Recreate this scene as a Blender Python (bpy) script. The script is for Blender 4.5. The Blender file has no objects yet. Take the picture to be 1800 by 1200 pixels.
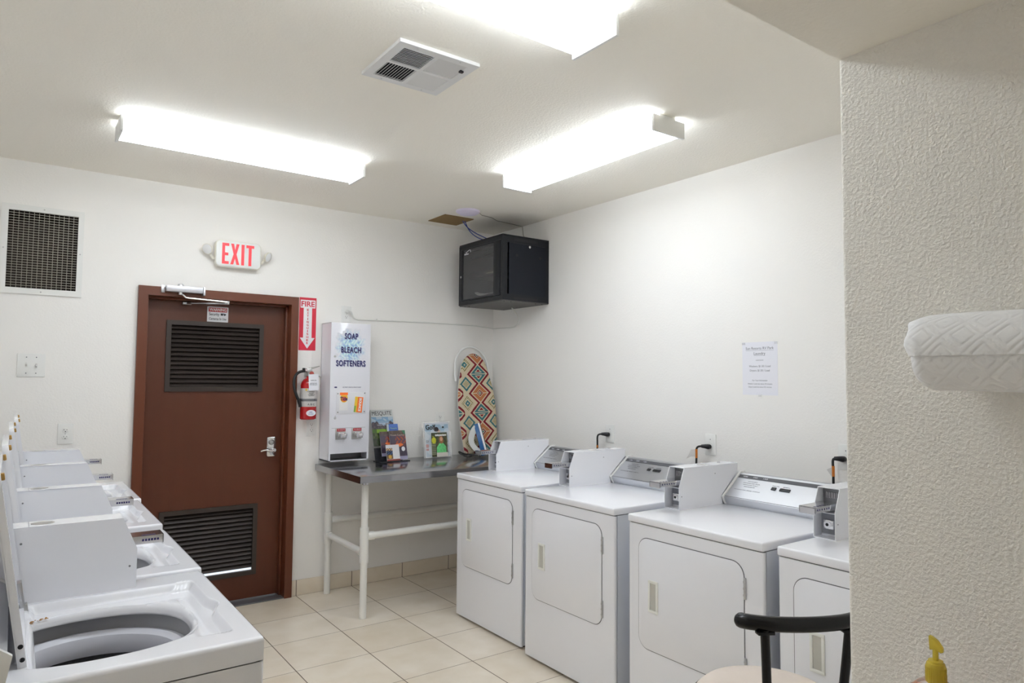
import bpy, bmesh, math, random
from mathutils import Vector, Matrix
random.seed(7)
S = bpy.context.scene
COL = S.collection
PI = math.pi

# ------------------------------------------------------------ camera, world, exposure
H = 2.697; D = 4.731; W = 3.231            # ceiling height, back wall, right wall
LAMP = 14.0; LAMP_SIDE = 3.6; LAMP_TOP = 44
cam_d = bpy.data.cameras.new('camera'); cam = bpy.data.objects.new('camera', cam_d); COL.objects.link(cam)
cam_d.sensor_width = 36; cam_d.lens = 1208.05 / 1800 * 36; cam_d.clip_start = .02
yaw, pitch, roll = .627057, .055767, .008431
fw = Vector((math.sin(yaw)*math.cos(pitch), math.cos(yaw)*math.cos(pitch), math.sin(pitch)))
rt = Vector((math.cos(yaw), -math.sin(yaw), 0)); up = rt.cross(fw)
r2 = rt*math.cos(roll) + up*math.sin(roll); u2 = -rt*math.sin(roll) + up*math.cos(roll)
M = Matrix((r2, u2, -fw)).transposed().to_4x4(); M.translation = (0, 0, 1.4812)
cam.matrix_world = M
S.camera = cam
w = bpy.data.worlds.new('world'); S.world = w; w.use_nodes = True
w.node_tree.nodes['Background'].inputs[0].default_value = (.85, .93, 1, 1)
w.node_tree.nodes['Background'].inputs[1].default_value = 1.2
S.view_settings.view_transform = 'Standard'; S.view_settings.look = 'None'
S.cycles.max_bounces = 16; S.cycles.diffuse_bounces = 12
S.view_settings.exposure = -0.06; S.view_settings.gamma = 1; S.view_settings.use_curve_mapping = False

# ------------------------------------------------------------ materials
def lin(c):
    if isinstance(c, str):
        c = [int(c[i:i+2], 16)/255 for i in (0, 2, 4)]
        return tuple((v/12.92 if v <= .04045 else ((v+.055)/1.055)**2.4) for v in c)
    return tuple(c)
def mat(name, c, rough=.5, metal=0, bump=0, bscale=100, vary=0, vscale=8, coat=0, emit=0, trans=0, ior=1.45, alpha=1, stretch=None, spec=.5):
    m = bpy.data.materials.new(name); m.use_nodes = True; n = m.node_tree.nodes; l = m.node_tree.links
    b = n['Principled BSDF']; c = lin(c)
    b.inputs['Base Color'].default_value = (*c, 1); b.inputs['Roughness'].default_value = rough
    b.inputs['Metallic'].default_value = metal; b.inputs['Coat Weight'].default_value = coat
    b.inputs['Transmission Weight'].default_value = trans; b.inputs['IOR'].default_value = ior; b.inputs['Alpha'].default_value = alpha
    b.inputs['Specular IOR Level'].default_value = spec
    tc = n.new('ShaderNodeTexCoord'); mp = n.new('ShaderNodeMapping'); l.new(tc.outputs['Object'], mp.inputs['Vector'])
    if stretch: mp.inputs['Scale'].default_value = stretch
    if bump:
        t = n.new('ShaderNodeTexNoise'); t.inputs['Scale'].default_value = bscale; t.inputs['Detail'].default_value = 3
        l.new(mp.outputs[0], t.inputs['Vector'])
        bp = n.new('ShaderNodeBump'); bp.inputs['Strength'].default_value = 1; bp.inputs['Distance'].default_value = bump
        l.new(t.outputs['Fac'], bp.inputs['Height']); l.new(bp.outputs[0], b.inputs['Normal'])
    if vary:
        t = n.new('ShaderNodeTexNoise'); t.inputs['Scale'].default_value = vscale; t.inputs['Detail'].default_value = 4
        l.new(mp.outputs[0], t.inputs['Vector'])
        mx = n.new('ShaderNodeMix'); mx.data_type = 'RGBA'; l.new(t.outputs['Fac'], mx.inputs['Factor'])
        mx.inputs['A'].default_value = (*[v*(1-vary) for v in c], 1); mx.inputs['B'].default_value = (*[min(1, v*(1+vary)) for v in c], 1)
        l.new(mx.outputs['Result'], b.inputs['Base Color'])
    if emit:
        b.inputs['Emission Color'].default_value = (*c, 1); b.inputs['Emission Strength'].default_value = emit
    return m
def vcol_mat(name, rough=.4, coat=0):
    m = mat(name, (1, 1, 1), rough, coat=coat); n = m.node_tree.nodes
    a = n.new('ShaderNodeAttribute'); a.attribute_name = 'Col'
    m.node_tree.links.new(a.outputs['Color'], n['Principled BSDF'].inputs['Base Color']); return m
def wall_mat(name, c, depth, scale):
    m = mat(name, c, .75, spec=.25); n = m.node_tree.nodes; l = m.node_tree.links; b = n['Principled BSDF']
    tc = n.new('ShaderNodeTexCoord')
    t = n.new('ShaderNodeTexNoise'); t.inputs['Scale'].default_value = scale; t.inputs['Detail'].default_value = 2; t.inputs['Distortion'].default_value = .25
    r = n.new('ShaderNodeValToRGB'); r.color_ramp.elements[0].position = .36; r.color_ramp.elements[1].position = .70
    l.new(tc.outputs['Object'], t.inputs['Vector']); l.new(t.outputs['Fac'], r.inputs['Fac'])
    bp = n.new('ShaderNodeBump'); bp.inputs['Distance'].default_value = depth; bp.inputs['Strength'].default_value = .8
    l.new(r.outputs['Color'], bp.inputs['Height']); l.new(bp.outputs[0], b.inputs['Normal'])
    return m
WALL = wall_mat('wall_paint', 'f0eeeb', .0004, 90)
PWALL = wall_mat('partition_paint', 'e9e6df', .0017, 150)
CEIL = wall_mat('ceiling_paint', 'f3efe6', .0009, 100)
DUCT = mat('duct_dark', '3a322c', .9, vary=.3)
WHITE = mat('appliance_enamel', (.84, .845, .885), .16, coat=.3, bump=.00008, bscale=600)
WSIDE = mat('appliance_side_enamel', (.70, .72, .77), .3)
WPLAS = mat('white_plastic', (.80, .80, .78), .35, vary=.03)
TUBW = mat('tub_plastic', (.86, .87, .95), .3, vary=.03)
TUBG = mat('tub_enamel', (.50, .50, .51), .4, vary=.05)
CHROME = mat('chrome', (.72, .72, .74), .12, 1)
STEEL = mat('galvanised_steel', (.55, .55, .55), .35, 1, vary=.15, vscale=40)
ALU = mat('brushed_aluminium', (.62, .63, .66), .38, 1, bump=.0001, bscale=60, stretch=(1, .05, 40))
TABLE = mat('stainless_steel', (.40, .40, .41), .17, 1, bump=.00012, bscale=120, stretch=(.08, 3, 3))
BLACK = mat('black_plastic', (.012, .012, .014), .35)
RUBBER = mat('black_rubber', (.02, .02, .02), .6)
DGREY = mat('dark_gap', (.02, .02, .022), .8)
MGREY = mat('grey_metal', (.22, .22, .23), .4, .6)
BROWN = mat('brown_door_paint', '532814', .42, vary=.10, vscale=3, bump=.0002, bscale=200, stretch=(8, 8, 1))
BROWNF = mat('brown_frame_paint', '5f301b', .38, vary=.08, vscale=5, bump=.0001, bscale=80)
LOUV = mat('bronze_louver', '3b332f', .42, .3, vary=.1)
GRID = mat('grille_metal', '9c978c', .4, .2)
RED = mat('sign_red', 'c8243c', .4)
EXITR = mat('exit_letter_red', 'f0404a', .4, emit=.15)
XRED = mat('extinguisher_red', 'a8161a', .2, coat=.5)
NAVY = mat('navy_print', '2a2460', .5)
INK = mat('black_print', '2a2a2c', .6)
GINK = mat('grey_print', '6f6f78', .6)
PAPER = mat('white_paper', 'e9e9f0', .7)
RACK = mat('rack_black', (.008, .009, .012), .35, bump=.0001, bscale=500, spec=.35)
RACKP = mat('rack_panel', (.008, .010, .016), .4, spec=.3)
RACKB = mat('rack_underside_bounce_lit', (.09, .085, .08), .5)  # underside lighter than the rack black: bounced light put into the colour
BOARD = mat('brown_hardboard', '8d7248', .8, vary=.1, vscale=60)
BLUE = mat('blue_cable', '2b3f8c', .4)
WCAB = mat('white_cable', 'dcdcd8', .5)
APW = mat('lilac_white_plastic', 'e2dcf2', .4)
ORANGE = mat('orange_tape', 'c87428', .5)
STEM = mat('pvc_pipe', (.80, .79, .76), .3, vary=.04, vscale=20)
PLAS = mat('acrylic_clear', (1, 1, 1), .05, alpha=.22)
SEAT = mat('suede_seat', 'd6cac0', .9, bump=.0006, bscale=60, vary=.10, vscale=9)
STOOLB = mat('stool_black', (.006, .0055, .0055), .25, spec=.35)
TAN = mat('tan_rubber', 'b08a4a', .7)
RUST = mat('rust', '9a6a2a', .9, vary=.4, vscale=120)
GOLD = mat('yellow_print', 'e8c23a', .5)
ORG = mat('orange_print', 'f0742c', .5)
VC = vcol_mat('printed_paper', .3, .2)
VCF = vcol_mat('printed_fabric', .9)
VCM = vcol_mat('printed_decal', .4)
def lamp_mat(power, nm):
    m = bpy.data.materials.new(nm); m.use_nodes = True; n = m.node_tree.nodes; l = m.node_tree.links
    b = n['Principled BSDF']; b.inputs['Base Color'].default_value = (.9, .9, .9, 1); b.inputs['Roughness'].default_value = .3
    b.inputs['Emission Color'].default_value = (.850, .930, 1.02, 1); b.inputs['Emission Strength'].default_value = power; return m
LIT = lamp_mat(LAMP, 'lit_lens'); LITS = lamp_mat(LAMP_SIDE, 'lit_lens_side'); LITT = lamp_mat(LAMP_TOP, 'lit_lens_top')
def tile_mat(name, x0, y0, s, vertical=False):
    m = mat(name, 'cdbda6', .28, spec=.5); n = m.node_tree.nodes; l = m.node_tree.links; b = n['Principled BSDF']
    tc = n.new('ShaderNodeTexCoord'); sp = n.new('ShaderNodeSeparateXYZ'); l.new(tc.outputs['Object'], sp.inputs[0])
    def mth(op, a, c=None):
        q = n.new('ShaderNodeMath'); q.operation = op
        for i, v in enumerate((a, c)):
            if v is None: continue
            if isinstance(v, (int, float)): q.inputs[i].default_value = v
            else: l.new(v, q.inputs[i])
        return q.outputs[0]
    def line(o, off, gw):
        f = mth('FRACT', mth('DIVIDE', mth('SUBTRACT', o, off - 40*s), s))
        e = mth('MINIMUM', f, mth('SUBTRACT', 1, f)); return mth('LESS_THAN', e, gw/s/2)
    g = line(sp.outputs[0], x0, .005)
    if not vertical: g = mth('MAXIMUM', g, line(sp.outputs[1], y0, .0032))
    cell = n.new('ShaderNodeCombineXYZ')
    l.new(mth('FLOOR', mth('DIVIDE', mth('SUBTRACT', sp.outputs[0], x0 - 40*s), s)), cell.inputs[0])
    if not vertical: l.new(mth('FLOOR', mth('DIVIDE', mth('SUBTRACT', sp.outputs[1], y0 - 40*s), s)), cell.inputs[1])
    wn = n.new('ShaderNodeTexWhiteNoise'); l.new(cell.outputs[0], wn.inputs['Vector'])
    ns = n.new('ShaderNodeTexNoise'); ns.inputs['Scale'].default_value = 6; ns.inputs['Detail'].default_value = 6; l.new(tc.outputs['Object'], ns.inputs['Vector'])
    v = mth('ADD', mth('MULTIPLY', wn.outputs['Value'], .25), mth('MULTIPLY', ns.outputs['Fac'], .8))
    r = n.new('ShaderNodeValToRGB'); l.new(v, r.inputs['Fac'])
    r.color_ramp.elements[0].position = .25; r.color_ramp.elements[0].color = (*lin('dacdb8'), 1)
    r.color_ramp.elements[1].position = .8; r.color_ramp.elements[1].color = (*lin('e9e0d2'), 1)
    mx = n.new('ShaderNodeMix'); mx.data_type = 'RGBA'; l.new(g, mx.inputs['Factor']); l.new(r.outputs[0], mx.inputs['A'])
    mx.inputs['B'].default_value = (*lin('6b5c50'), 1); l.new(mx.outputs['Result'], b.inputs['Base Color'])
    rr = mth('ADD', mth('MULTIPLY', g, .5), .25); l.new(rr, b.inputs['Roughness'])
    bp = n.new('ShaderNodeBump'); bp.inputs['Distance'].default_value = .0015; l.new(mth('SUBTRACT', 1, g), bp.inputs['Height']); l.new(bp.outputs[0], b.inputs['Normal'])
    return m

# ------------------------------------------------------------ mesh helpers
class MB:
    def __init__(s): s.bm = bmesh.new()
    def _m(s, geom, M):
        if M is not None: bmesh.ops.transform(s.bm, matrix=M, verts=geom)
    def box(s, x0, x1, y0, y1, z0, z1, bev=0, seg=2, M=None, edges=None):
        b = bmesh.new(); bmesh.ops.create_cube(b, size=1)
        for v in b.verts:
            v.co = Vector(((x0+x1)/2 + v.co.x*(x1-x0), (y0+y1)/2 + v.co.y*(y1-y0), (z0+z1)/2 + v.co.z*(z1-z0)))
        if bev:
            es = b.edges[:]
            if edges is not None:
                es = [e for e in es if abs((e.verts[0].co - e.verts[1].co)['xyz'.index(edges)]) > 1e-6]
            bmesh.ops.bevel(b, geom=es, offset=bev, segments=seg, affect='EDGES', profile=.5)
        return s.merge(b, M)
    def shell(s, x0, x1, y0, y1, z0, z1, r_, th):
        b = bmesh.new(); cx, cy = (x0+x1)/2, (y0+y1)/2; R = []
        for q, z in ((0, z0), (0, z1), (th, z1), (th, z0)):
            R.append([b.verts.new((p[0], p[1], z)) for p in rrect(x1-x0-2*q, y1-y0-2*q, max(r_-q, .001), 5, cx, cy)])
        for i in range(4):
            A_, B_ = R[i], R[(i+1) % 4]
            for k in range(len(A_)): b.faces.new((A_[k], A_[(k+1) % len(A_)], B_[(k+1) % len(A_)], B_[k]))
        bmesh.ops.recalc_face_normals(b, faces=b.faces)
        return s.merge(b)
    def merge(s, b, M=None):
        if M is not None: bmesh.ops.transform(b, matrix=M, verts=b.verts)
        mp = {}
        for v in b.verts: mp[v] = s.bm.verts.new(v.co)
        for f in b.faces:
            try: s.bm.faces.new([mp[v] for v in f.verts])
            except ValueError: pass
        b.free(); return s
    def prism(s, pts, z0, z1, M=None, bev=0, seg=2):
        """polygon pts (x,y) extruded z0..z1"""
        b = bmesh.new()
        lo = [b.verts.new((p[0], p[1], z0)) for p in pts]; hi = [b.verts.new((p[0], p[1], z1)) for p in pts]
        b.faces.new(lo[::-1]); top = b.faces.new(hi)
        for i in range(len(pts)):
            j = (i+1) % len(pts); b.faces.new((lo[i], lo[j], hi[j], hi[i]))
        bmesh.ops.recalc_face_normals(b, faces=b.faces)
        if bev: bmesh.ops.bevel(b, geom=[e for e in b.edges], offset=bev, segments=seg, affect='EDGES', profile=.5)
        return s.merge(b, M)
    def tube(s, pts, r, n=10, caps=True, M=None):
        b = bmesh.new(); pts = [Vector(p) for p in pts]; rings = []
        nrm = None
        for i, p in enumerate(pts):
            t = (pts[min(i+1, len(pts)-1)] - pts[max(i-1, 0)]).normalized()
            if nrm is None: nrm = t.orthogonal().normalized()
            else: nrm = (nrm - t*nrm.dot(t)).normalized()
            bn = t.cross(nrm); rr = r[i] if isinstance(r, (list, tuple)) else r
            rings.append([b.verts.new(p + (nrm*math.cos(a) + bn*math.sin(a))*rr) for a in [2*PI*k/n for k in range(n)]])
        for a, c in zip(rings, rings[1:]):
            for k in range(n): b.faces.new((a[k], a[(k+1) % n], c[(k+1) % n], c[k]))
        if caps: b.faces.new(rings[0][::-1]); b.faces.new(rings[-1])
        return s.merge(b, M)
    def lathe(s, prof, n=32, M=None):
        """profile (r,z) around z"""
        b = bmesh.new(); rings = []
        for r, z in prof:
            if r < 1e-6: rings.append([b.verts.new((0, 0, z))])
            else: rings.append([b.verts.new((r*math.cos(2*PI*k/n), r*math.sin(2*PI*k/n), z)) for k in range(n)])
        for a, c in zip(rings, rings[1:]):
            for k in range(n):
                q = [a[k % len(a)], a[(k+1) % len(a)], c[(k+1) % len(c)], c[k % len(c)]]
                u = []
                for v in q:
                    if v not in u: u.append(v)
                if len(u) > 2:
                    try: b.faces.new(u)
                    except ValueError: pass
        bmesh.ops.recalc_face_normals(b, faces=b.faces)
        return s.merge(b, M)
    def cyl(s, p0, p1, r, n=20): return s.tube([p0, p1], r, n)
    def build(s, name, m, parent=None, loc=(0, 0, 0), smooth=35):
        me = bpy.data.meshes.new(name); s.bm.normal_update()
        for f in s.bm.faces: f.smooth = bool(smooth)
        if smooth:
            a = math.radians(smooth)
            for e in s.bm.edges:
                if len(e.link_faces) == 2 and e.calc_face_angle(0) > a: e.smooth = False
        s.bm.to_mesh(me); s.bm.free(); me.materials.append(m)
        o = bpy.data.objects.new(name, me); COL.objects.link(o); o.location = loc
        if parent is not None: o.parent = parent
        return o
def tag(o, label, cat, group=None):
    o['label'] = label; o['category'] = cat
    if group: o['group'] = group
    return o
def struct(name, mb, m, smooth=35):
    o = mb.build(name, m, smooth=smooth); o['kind'] = 'structure'; return o
def thing(name, label, cat, loc=(0, 0, 0), group=None, rot=None):
    o = bpy.data.objects.new(name, None); COL.objects.link(o); o.empty_display_size = .05
    if rot is not None:
        Mx = rot.to_4x4(); Mx.translation = loc; o.matrix_world = Mx
    else: o.location = loc
    return tag(o, label, cat, group)
BACK = Matrix(((1, 0, 0), (0, 0, -1), (0, 1, 0)))       # local x right, y up, z out of the back wall
RIGHT = Matrix(((0, 0, -1), (-1, 0, 0), (0, 1, 0)))     # same on the right wall
PART = RIGHT
def dup(o, parent=None):
    c = o.copy(); COL.objects.link(c)
    if parent is not None: c.parent = parent
    for ch in list(o.children): dup(ch, c)
    return c
def rrect(w, h, r, n=5, cx=0, cy=0):
    p = []
    for qx, qy, a0 in ((1, 1, 0), (-1, 1, 90), (-1, -1, 180), (1, -1, 270)):
        for k in range(n+1):
            a = math.radians(a0 + 90*k/n); p.append((cx + qx*(w/2-r) + r*math.cos(a), cy + qy*(h/2-r) + r*math.sin(a)))
    return p
def text(body, size, m, parent, x, y, z=0, name='lettering', width=None, bold=0, align='CENTER', depth=.0003, M=None, space=1, rotz=0, line=None):
    c = bpy.data.curves.new('t', 'FONT'); c.body = body; c.size = size; c.extrude = depth; c.offset = bold
    c.align_x = align; c.align_y = 'CENTER'; c.space_character = space; c.resolution_u = 3
    if line: c.space_line = line
    t = bpy.data.objects.new('t', c); COL.objects.link(t)
    bpy.context.view_layer.update()
    me = bpy.data.meshes.new_from_object(t.evaluated_get(bpy.context.evaluated_depsgraph_get()))
    bpy.data.objects.remove(t); me.name = name; me.materials.clear(); me.materials.append(m)
    xs = [v.co.x for v in me.vertices]
    if width and xs:
        k = width/(max(xs)-min(xs)); cx = (max(xs)+min(xs))/2 if align == 'CENTER' else min(xs)
        for v in me.vertices: v.co.x = (v.co.x-cx)*k
    o = bpy.data.objects.new(name, me); COL.objects.link(o); o.parent = parent
    if M is not None: o.matrix_local = M
    else: o.location = (x, y, z); o.rotation_euler = (0, 0, rotz)
    return o
def paint(name, w, h, fn, parent, m, cell=.002, z=0, thick=.0006, loc=(0, 0, 0), shape=None):
    """flat printed sheet in local xy (0..w, 0..h), one colour per cell; fn(u,v)->hex or rgb, None leaves a hole"""
    nx, ny = max(2, round(w/cell)), max(2, round(h/cell)); b = bmesh.new()
    lay = b.loops.layers.float_color.new('Col')
    V = {}
    def vt(i, j):
        if (i, j) not in V: V[i, j] = b.verts.new((w*i/nx, h*j/ny, z))
        return V[i, j]
    for i in range(nx):
        for j in range(ny):
            c = fn((i+.5)/nx, (j+.5)/ny)
            if c is None: continue
            f = b.faces.new((vt(i, j), vt(i+1, j), vt(i+1, j+1), vt(i, j+1))); c = lin(c)
            for lp in f.loops: lp[lay] = (*c, 1)
    if shape:
        for v in b.verts: v.co = Vector(shape(v.co.x, v.co.y, v.co.z))
    me = bpy.data.meshes.new(name); b.to_mesh(me); b.free(); me.materials.append(m)
    o = bpy.data.objects.new(name, me); COL.objects.link(o); o.location = loc
    if parent is not None: o.parent = parent
    if thick:
        md = o.modifiers.new('thickness', 'SOLIDIFY'); md.thickness = thick; md.offset = -1
    return o
def bez(p0, p1, p2, p3, n=12):
    P = [Vector(p) for p in (p0, p1, p2, p3)]; o = []
    for i in range(n+1):
        t = i/n; o.append(P[0]*(1-t)**3 + P[1]*3*t*(1-t)**2 + P[2]*3*t*t*(1-t) + P[3]*t**3)
    return o

def screws(name, places, r_, h, m, parent, M=None):
    for p in places:
        b = MB(); b.lathe([(r_, 0), (r_*.7, h*.8), (0, h)], 10, M=(M or Matrix.Identity(4)) @ Matrix.Translation(p)); b.build(name, m, parent)
FLIP = Matrix.Rotation(PI, 4, 'X')
# ------------------------------------------------------------ room shell
XL, YB = -.30, -1.9                        # left wall, wall behind the camera
PX, PY, SZ = 1.38, .743, 2.158             # partition corner and soffit height
DX0, DX1, DZ = .654, 1.535, 1.984          # door opening
GX0, GX1, GZ0, GZ1 = -.055, .277, 1.975, 2.412
b = MB(); b.box(XL-.1, W+.1, YB-.1, D+.3, -.06, 0)
o = struct('floor', b, tile_mat('beige_floor_tile', 1.6206, D-.41, .4005), 0)
def holed(b, xs, zs, holes, y0, y1):
    for i in range(len(xs)-1):
        for j in range(len(zs)-1):
            cx, cz = (xs[i]+xs[i+1])/2, (zs[j]+zs[j+1])/2
            if any(h[0] < cx < h[1] and h[2] < cz < h[3] for h in holes): continue
            b.box(xs[i], xs[i+1], y0, y1, zs[j], zs[j+1])
b = MB()
holed(b, [XL-.1, GX0, GX1, DX0-.03, DX1+.03, W+.1], [0, GZ0, DZ+.03, GZ1, H+.05], [(GX0, GX1, GZ0, GZ1), (DX0-.03, DX1+.03, -1, DZ+.03)], D, D+.16)
bmesh.ops.remove_doubles(b.bm, verts=b.bm.verts, dist=1e-5)
struct('wall_back', b, WALL, 0)
b = MB(); b.box(W, W+.1, PY-.02, D, 0, H+.05); struct('wall_right', b, WALL)
b = MB(); b.box(XL-.1, XL, YB, D, 0, H+.05); struct('wall_left', b, WALL)
b = MB(); b.box(XL-.1, W, YB-.1, YB, 0, H+.05); struct('wall_front', b, WALL)
b = MB(); b.box(XL-.1, W+.1, PY, D+.16, H, H+.08); struct('ceiling', b, CEIL)
b = MB(); b.box(PX, W, YB, PY, 0, SZ+.001, bev=.009, seg=4, edges='z'); struct('wall_partition', b, PWALL)
b = MB(); b.box(XL, W, YB, PY-.001, SZ, H+.05); struct('wall_header', b, CEIL)
b = MB(); b.box(DX1+.048, W-.002, D-.010, D, 0, .104, bev=.002)
struct('baseboard_back', b, tile_mat('beige_base_tile', 1.6206, 0, .4005, True))
b = MB(); b.box(W-.010, W, PY+.01, D-.01, 0, .104, bev=.002)
struct('baseboard_right', b, tile_mat('beige_base_tile_side', -50, 0, 200, True))

# ------------------------------------------------------------ door
door = bpy.data.objects.new('door_1', None); COL.objects.link(door); door.location = (DX0, D, 0); door['kind'] = 'structure'
def dl(x, y, z): return (x-DX0, y-D, z)
b = MB()
for x0, x1 in ((DX0-.054, DX0), (DX1, DX1+.050)): b.box(x0-DX0, x1-DX0, -.026, .0, 0, DZ)
b.box(-.054, DX1-DX0+.050, -.026, .0, DZ, DZ+.056)
for x0, x1 in ((DX0-.03, DX0), (DX1, DX1+.03)): b.box(x0-DX0, x1-DX0, 0, .16, 0, DZ)
b.box(-.03, DX1-DX0+.03, 0, .16, DZ, DZ+.03)
b.box(DX1-DX0-.016, DX1-DX0, .045, .089, 0, DZ, bev=.002); b.box(0, .012, .045, .089, 0, DZ, bev=.002); b.box(0, DX1-DX0, .045, .089, DZ-.014, DZ, bev=.002)
b.build('door_frame', BROWNF, door)
# panel with the two louver openings cut through
px0, px1, pz0, pz1, py0 = .004, DX1-DX0-.004, .012, DZ-.004, .090
LU = (.778+.02-DX0, 1.382-.02-DX0, 1.389+.02, 1.844-.02); LD = (.774+.02-DX0, 1.374-.02-DX0, .166+.02, .634-.02)
b = MB(); holed(b, [px0, LU[0], LU[1], px1], [pz0, LD[2], LD[3], LU[2], LU[3], pz1], [LU, LD], py0, py0+.044)
bmesh.ops.remove_doubles(b.bm, verts=b.bm.verts, dist=1e-5); b.build('door_panel', BROWN, door, smooth=0)
for (x0, x1, z0, z1) in (LU, LD):
    f = MB(); t = .026
    for a in ((x0-.02, x0+.008, z0+.008, z1-.008), (x1-.008, x1+.02, z0+.008, z1-.008), (x0-.02, x1+.02, z0-.02, z0+.008), (x0-.02, x1+.02, z1-.008, z1+.02)):
        f.box(a[0], a[1], py0-.012, py0+.003, a[2], a[3])
    fo = f.build('louver_frame', LOUV, door)
    s = MB(); n = 14; zb_ = .030 if z0 < 1 else .012; p = (z1-z0-zb_)/n
    for k in range(n):
        zc = z0+zb_ + p*(k+.5)
        s.box(x0, x1, -.002, .002, -.024, .024, M=Matrix.Translation((0, py0+.016, zc)) @ Matrix.Rotation(math.radians(-42), 4, 'X'))
    s.build('louver_slats', LOUV, fo)
    b = MB(); b.box(x0, x1, py0+.040, py0+.043, z0+(.020 if z0 < 1 else 0), z1); b.build('louver_screen', DGREY, fo)
# lever lock
b = MB(); b.prism(rrect(.062, .132, .012), 0, .012, M=Matrix.Translation((1.455-DX0, py0, 1.010)) @ BACK.to_4x4(), bev=.003); pl = b.build('lock_plate', CHROME, door)
b = MB(); b.lathe([(0, .0), (.017, .001), (.019, .006), (.012, .014), (0, .015)], 20, M=Matrix.Translation((1.452-DX0, py0-.011, 1.042)) @ BACK.to_4x4()); b.build('thumb_turn', STEEL, pl)
b = MB(); b.cyl((1.462-DX0, py0-.010, .990), (1.462-DX0, py0-.055, .990), .012)
b.tube(bez((1.462-DX0, py0-.052, .990), (1.43-DX0, py0-.058, .980), (1.41-DX0, py0-.055, 1.005), (1.375-DX0, py0-.045, .985)), [.009]*7+[.007]*6, 10); b.build('lever_handle', CHROME, pl)
b = MB(); b.box(-.0, DX1-DX0, -.02, .14, 0, .008, bev=.002); b.build('threshold', MGREY, door)

# door closer (mounted on the frame head)
t = thing('door_closer', 'silver door closer with folded arms on the head of the brown door frame', 'door closer', (.85, D-.026, 2.028), rot=BACK)
b = MB(); b.box(-.105, .105, -.018, .020, .002, .050, bev=.004); b.build('closer_body', mat('satin_aluminium', (.60, .60, .64), .35, .6), t)
b = MB(); b.box(-.128, -.108, -.024, .022, .0, .006, bev=.001); b.build('mounting_bracket', ALU, t)
b = MB(); b.box(.106, .118, -.030, .022, .0, .052, bev=.001); b.build('mounting_bracket', ALU, t)
b = MB(); b.lathe([(.018, .020), (.018, .026), (.013, .034), (0, .036)], 20, M=Matrix.Translation((-.022, 0, .026)) @ Matrix.Rotation(-PI/2, 4, 'X')); b.build('spindle_cap', ALU, t)
b = MB(); b.cyl((-.022, -.018, .026), (-.022, -.034, .026), .013); b.tube([(-.026, -.030, .028), (-.008, -.032, .03), (.008, -.050, .036), (.03, -.052, .036), (.262, -.060, .034)], .0055, 8); b.build('arm', CHROME, t)
b = MB(); b.cyl((.262, -.054, .034), (.262, -.074, .034), .008); b.tube([(.262, -.070, .034), (.12, -.072, -.03), (.06, -.073, -.058)], .0045, 8); b.tube([(.262, -.070, .034), (.14, -.072, -.021)], .006, 8)
b.box(.015, .065, -.080, -.066, -.115, -.09, bev=.001); b.tube([(.06, -.073, -.058), (.04, -.073, -.095)], .006, 8); b.build('forearm', STEEL, t)

# ------------------------------------------------------------ ceiling light fixtures
def fixture(name, label, x0, x1, y0, y1, along):
    cx, cy = (x0+x1)/2, (y0+y1)/2; L = (x1-x0 if along == 'x' else y1-y0); wd = (y1-y0 if along == 'x' else x1-x0)
    rot = Matrix.Identity(3) if along == 'x' else Matrix.Rotation(PI/2, 3, 'Z')
    t = thing(name, label, 'ceiling light', (cx, cy, H), 'wraparound fluorescent lights on the ceiling', rot)
    b = MB(); b.box(-L/2+.01, L/2-.01, -wd*.27, wd*.27, -.034, 0, bev=.003); b.build('housing', WPLAS, t)
    prof = [(-wd/2, -.026), (-wd/2+.002, -.062), (-wd/2+.020, -.084), (-.012, -.078), (0, -.074), (.012, -.078), (wd/2-.020, -.084), (wd/2-.002, -.062), (wd/2, -.026), (wd/2-.004, -.024), (-wd/2+.004, -.024)]
    b = MB(); b.prism(prof, -L/2+.014, L/2-.014, M=Matrix(((0, 0, 1, 0), (1, 0, 0, 0), (0, 1, 0, 0), (0, 0, 0, 1)))); df = b.build('diffuser', LIT, t); df.data.materials.append(LITS); df.data.materials.append(LITT)
    for p_ in df.data.polygons:
        if abs(p_.normal.y) > .8: p_.material_index = 1
        elif p_.normal.z > .3: p_.material_index = 2
    for s in (-1, 1):
        b = MB(); b.box(min(s*(L/2-.013), s*L/2), max(s*(L/2-.013), s*L/2), -wd/2-.003, wd/2+.003, -.090, -.014, bev=.002); b.build('end_cap', WPLAS, t)
    return t
fixture('ceiling_light', 'lit fluorescent ceiling light in front of the exit door, parallel to the back wall', .352, 1.552, 3.555, 3.755, 'x')
fixture('ceiling_light', 'lit fluorescent ceiling light running lengthwise above the dryers', 2.287, 2.489, 2.080, 3.262, 'y')
fixture('ceiling_light', 'lit fluorescent ceiling light nearest the camera, beside the square air vent', .352, 1.562, 1.575, 1.790, 'x')

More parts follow.
